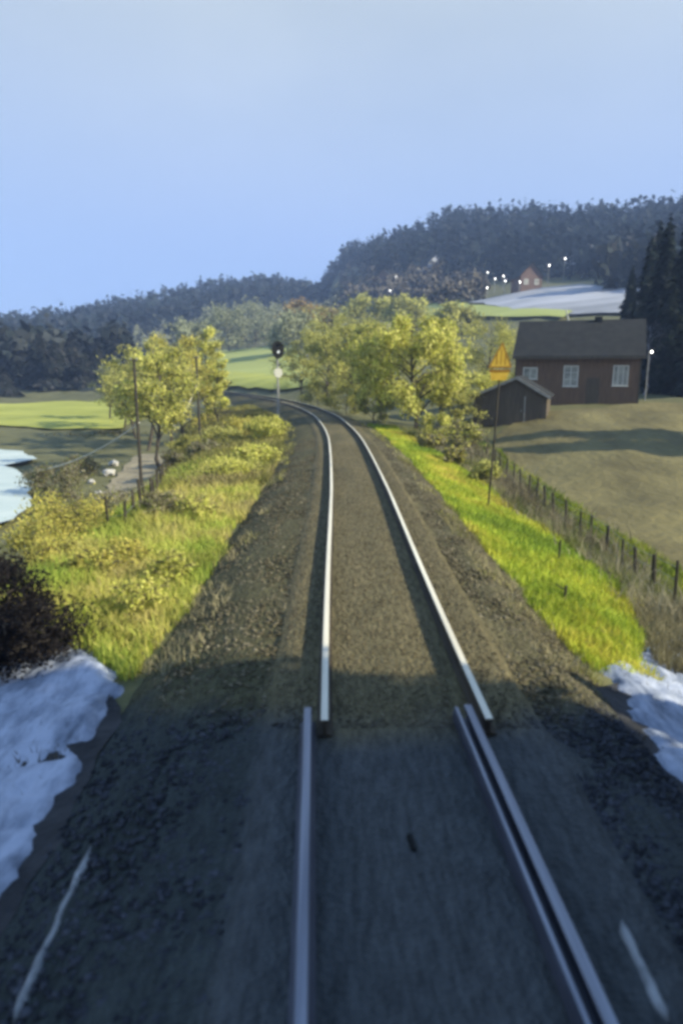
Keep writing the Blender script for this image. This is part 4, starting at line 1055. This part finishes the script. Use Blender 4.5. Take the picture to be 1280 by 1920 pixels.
mb = MB(); mb.box(hx(1110) - 0.45, hx(1110) + 0.45, -0.06, -0.024, -0.15, 1.85); dr = mb.build('door', M['brown_wood'], hs)
mb = MB(); mb.tube([(hx(1110) + 0.3, -0.10, 0.85), (hx(1110) + 0.38, -0.10, 0.85)], 0.015, 6); mb.build('handle', M['pole_grey'], dr)
for s_ in (-1, 1):
    mb = MB(); mb.box(s_ * W - 0.07, s_ * W + 0.07, -0.045, -0.0225, -0.15, ZE - 0.15); mb.build('corner_board', M['brown_wood'], hs)
# shed
SY = 45.0
sxl, sxr = at(888, 760, SY)[0], at(1022, 760, SY)[0]; sxm = at(966, 760, SY)[0]
sz0 = zp((sxl + sxr) / 2, SY); sz0 = min(sz0, H(950, 792, SY))
shd = empty('shed', (sxm, SY, sz0), rad(-19)); tag(shd, 'small brown gabled shed with pale roof edges standing before the red house', 'shed')
a, b_, zpk = sxl - sxm, sxr - sxm, H(966, 709, SY) - sz0
zel, zer = H(888, 742, SY) - sz0, H(1022, 742, SY) - sz0
mb = MB(); mb.prism([(a, -0.5), (b_, -0.5), (b_, zer), (0, zpk), (a, zel)], 0, 5.0)
x_ = a + 0.1
while x_ < b_ - 0.1:
    zt_ = np.interp(x_, [a, 0, b_], [zel, zpk, zer]) - 0.12; mb.box(x_, x_ + 0.035, -0.02, -0.001, -0.2, zt_); x_ += 0.21
mb.build('wall', M['brown_wood'], shd)
mb = MB()
for (xa, za) in ((a - 0.22, zel - 0.13), (b_ + 0.22, zer - 0.13)):
    v = [(xa, -0.3, za), (xa, 5.3, za), (0, 5.3, zpk + 0.02), (0, -0.3, zpk + 0.02)]; v += [(p[0], p[1], p[2] + 0.09) for p in v]
    mb.add(v, [(0, 1, 2, 3), (4, 5, 6, 7), (0, 1, 5, 4), (1, 2, 6, 5), (2, 3, 7, 6), (3, 0, 4, 7)])
mb.build('roof', M['roof_dark'], shd)
mb = MB()
for (xa, za) in ((a - 0.22, zel - 0.13), (b_ + 0.22, zer - 0.13)):
    mb.prism([(xa, za - 0.08), (0, zpk - 0.06), (0, zpk + 0.12), (xa, za + 0.10)], -0.345, -0.305)
mb.build('bargeboard', M['trim'], shd)
mb = MB(); mb.box(-0.75, 0.5, -0.05, -0.022, -0.2, 1.75); dr = mb.build('door', M['brown_wood'], shd)
mb = MB(); mb.box(0.53, 0.60, -0.055, -0.022, -0.2, 1.8); mb.build('door_post', M['trim'], shd)
mb = MB(); mb.box(0.33, 0.39, -0.085, -0.052, 0.8, 0.95); mb.build('handle', M['pole_grey'], dr)

# distant houses of the village
def house(label, px, Yd, py0, w, d_, hw, hr, wall, rz, nwin=2):
    p = gp(px, py0); Yd = p[1]; z0 = p[2]
    root = empty('house', (p[0], Yd, z0), rz); tag(root, label, 'house', 'distant village houses')
    mb = MB(); mb.box(-w / 2, w / 2, -d_ / 2, d_ / 2, -3.0, hw)
    for s_ in (-1, 1): mb.add([(-w / 2, s_ * d_ / 2, hw), (w / 2, s_ * d_ / 2, hw), (0, s_ * d_ / 2, hw + hr)], [(0, 1, 2)])
    mb.build('wall', wall, root)
    mb = MB(); gable_roof(mb, -w / 2 - 0.5, w / 2 + 0.5, -d_ / 2 - 0.5, d_ / 2 + 0.5, hw - 0.4, hw + hr + 0.02, 0.25, 'y'); rf = mb.build('roof', M['roof_dark'], root)
    mb = MB(); mb.box(0.6, 1.3, 0.3, 1.0, hw + hr - 1.1, hw + hr + 0.8); mb.build('chimney', M['roof_dark'], rf)
    for k in range(nwin):
        window(root, -w / 4 + k * w / 2, hw * 0.55, 1.2, 1.4, -d_ / 2 - 0.02, 2, 1, 0.12)
    return root
house('pale gabled house among the trees of the right hill', 808, 300, 522, 7, 9, 4.5, 4.0, M['pale_wall'], 0.25)
house('ochre brown house left of the pale gabled house', 722, 285, 545, 8, 9, 4.2, 3.6, M['ochre_wall'], -0.3)
house('dim house standing at the top of the snowy slope', 1090, 322, 500, 9, 8, 4.0, 3.4, M['pale_wall'], 0.5)
house('small dull house near the cluster of lamps', 985, 300, 545, 6, 8, 3.6, 3.2, M['ochre_wall'], 0.1)
house('pale grey farmhouse between dark trees at the left border', 40, 165, 706, 7.2, 7, 3.4, 2.4, M['pale_wall'], 0.2)

# street lamps of the village
LL = ['street lamp left of the ochre house', 'street lamp right of the ochre house', 'highest lamp over the ochre house', 'topmost lamp of the middle cluster', 'second lamp of the middle cluster from the left', 'upper right lamp of the middle cluster', 'lower right lamp of the middle cluster',
      'lamp nearest the small dull house', 'low lamp at the left end of the middle cluster', 'lamp on the pole at the top of the snowy slope', 'highest lamp above the snowy slope', 'lamp shining in front of the dark spruces at the right border']
for i, (px, py, Yd, hp_) in enumerate([(700, 545, 270, 5), (731, 545, 272, 5), (742, 519, 296, 6), (913, 511, 300, 7), (927, 523, 292, 6), (943, 518, 296, 6), (946, 527, 290, 5), (973, 529, 292, 6), (912, 540, 275, 5), (1028, 498, 315, 9), (1058, 485, 325, 8), (1216, 660, 58, 5.2)]):
    if Yd > 100:
        q = gp(px, py + (24 if i < 9 else 40)); Yd = q[1]
    p = at(px, py, Yd); z0 = zp(p[0], Yd); hh = max(p[2] - z0, 2.5)
    root = empty('street_lamp', (p[0], Yd, p[2] - hh)); tag(root, LL[i], 'lamp', 'lamps of the village on the hill')
    k = Yd / 300
    mb = MB(); mb.tube([(0, 0, -0.5), (0, 0, hh)], [0.10 * k + .03, 0.07 * k + .02], 7); mb.tube([(0, 0, hh), (0, -0.5, hh + 0.12)], 0.05, 6); mb.build('pole', M['pole_grey'], root)
    bm = bmesh.new(); bmesh.ops.create_uvsphere(bm, u_segments=12, v_segments=8, radius=1)
    for v in bm.verts: v.co = Vector((v.co.x * (0.03 + 0.12 * k), v.co.y * 0.4 * k - 0.5, v.co.z * (0.04 + 0.17 * k) + hh))
    me = bpy.data.meshes.new('lamp_head'); bm.to_mesh(me); bm.free(); me.materials.append(M['lamp_lit'])
    o = bpy.data.objects.new('lamp_head', me); COL.objects.link(o); o.parent = root
# bare pale birch trunks and posts around the village
for i, (px, p0, p1, Yd, lb) in enumerate([(885, 560, 538, 255, 'left one of two pale posts below the middle lamps'), (898, 560, 538, 255, 'right one of two pale posts below the middle lamps'), (793, 560, 545, 240, 'pale post above the large pale tree'), (1062, 600, 580, 150, 'leaning white post behind the red house roof')]):
    Yd = gp(px, p0 + 2)[1]
    a, b_ = at(px + (3 if i == 3 else 0), p0, Yd), at(px - (2 if i == 3 else 0), p1, Yd); z0 = zp(a[0], Yd)
    mb = MB(); mb.tube([(0, 0, min(z0 - a[2], 0) - 0.3), (0, 0, 0), (b_[0] - a[0], 0, b_[2] - a[2])], [0.3 * Yd / 255, 0.3 * Yd / 255, 0.24 * Yd / 255], 7)
    o = mb.build('marker_post', M['white_paint']); o.location = a; tag(o, lb, 'post', 'pale posts near the village')

# ------------------------------------------------------------------ haze
hm = bpy.data.materials.new('haze'); hm.use_nodes = True
n, l = hm.node_tree.nodes, hm.node_tree.links
n.remove(n['Principled BSDF'])
pv = n.new('ShaderNodeVolumePrincipled'); pv.inputs['Density'].default_value = 0.0007; pv.inputs['Color'].default_value = (0.45, 0.63, 1.0, 1); pv.inputs['Anisotropy'].default_value = 0.0
l.new(pv.outputs[0], n['Material Output'].inputs['Volume'])
mb = MB()
gv = np.empty(len(g.data.vertices) * 3, np.float32); g.data.vertices.foreach_get('co', gv); gv = gv.reshape(-1, 3)
mb.box(gv[:, 0].min() - 20, gv[:, 0].max() + 20, gv[:, 1].min() - 20, gv[:, 1].max() + 20, gv[:, 2].min() - 1.5, gv[:, 2].max() + 32)
o = mb.build('haze', hm); tag(o, 'thin pale blue air over the whole valley', 'haze', kind='stuff')
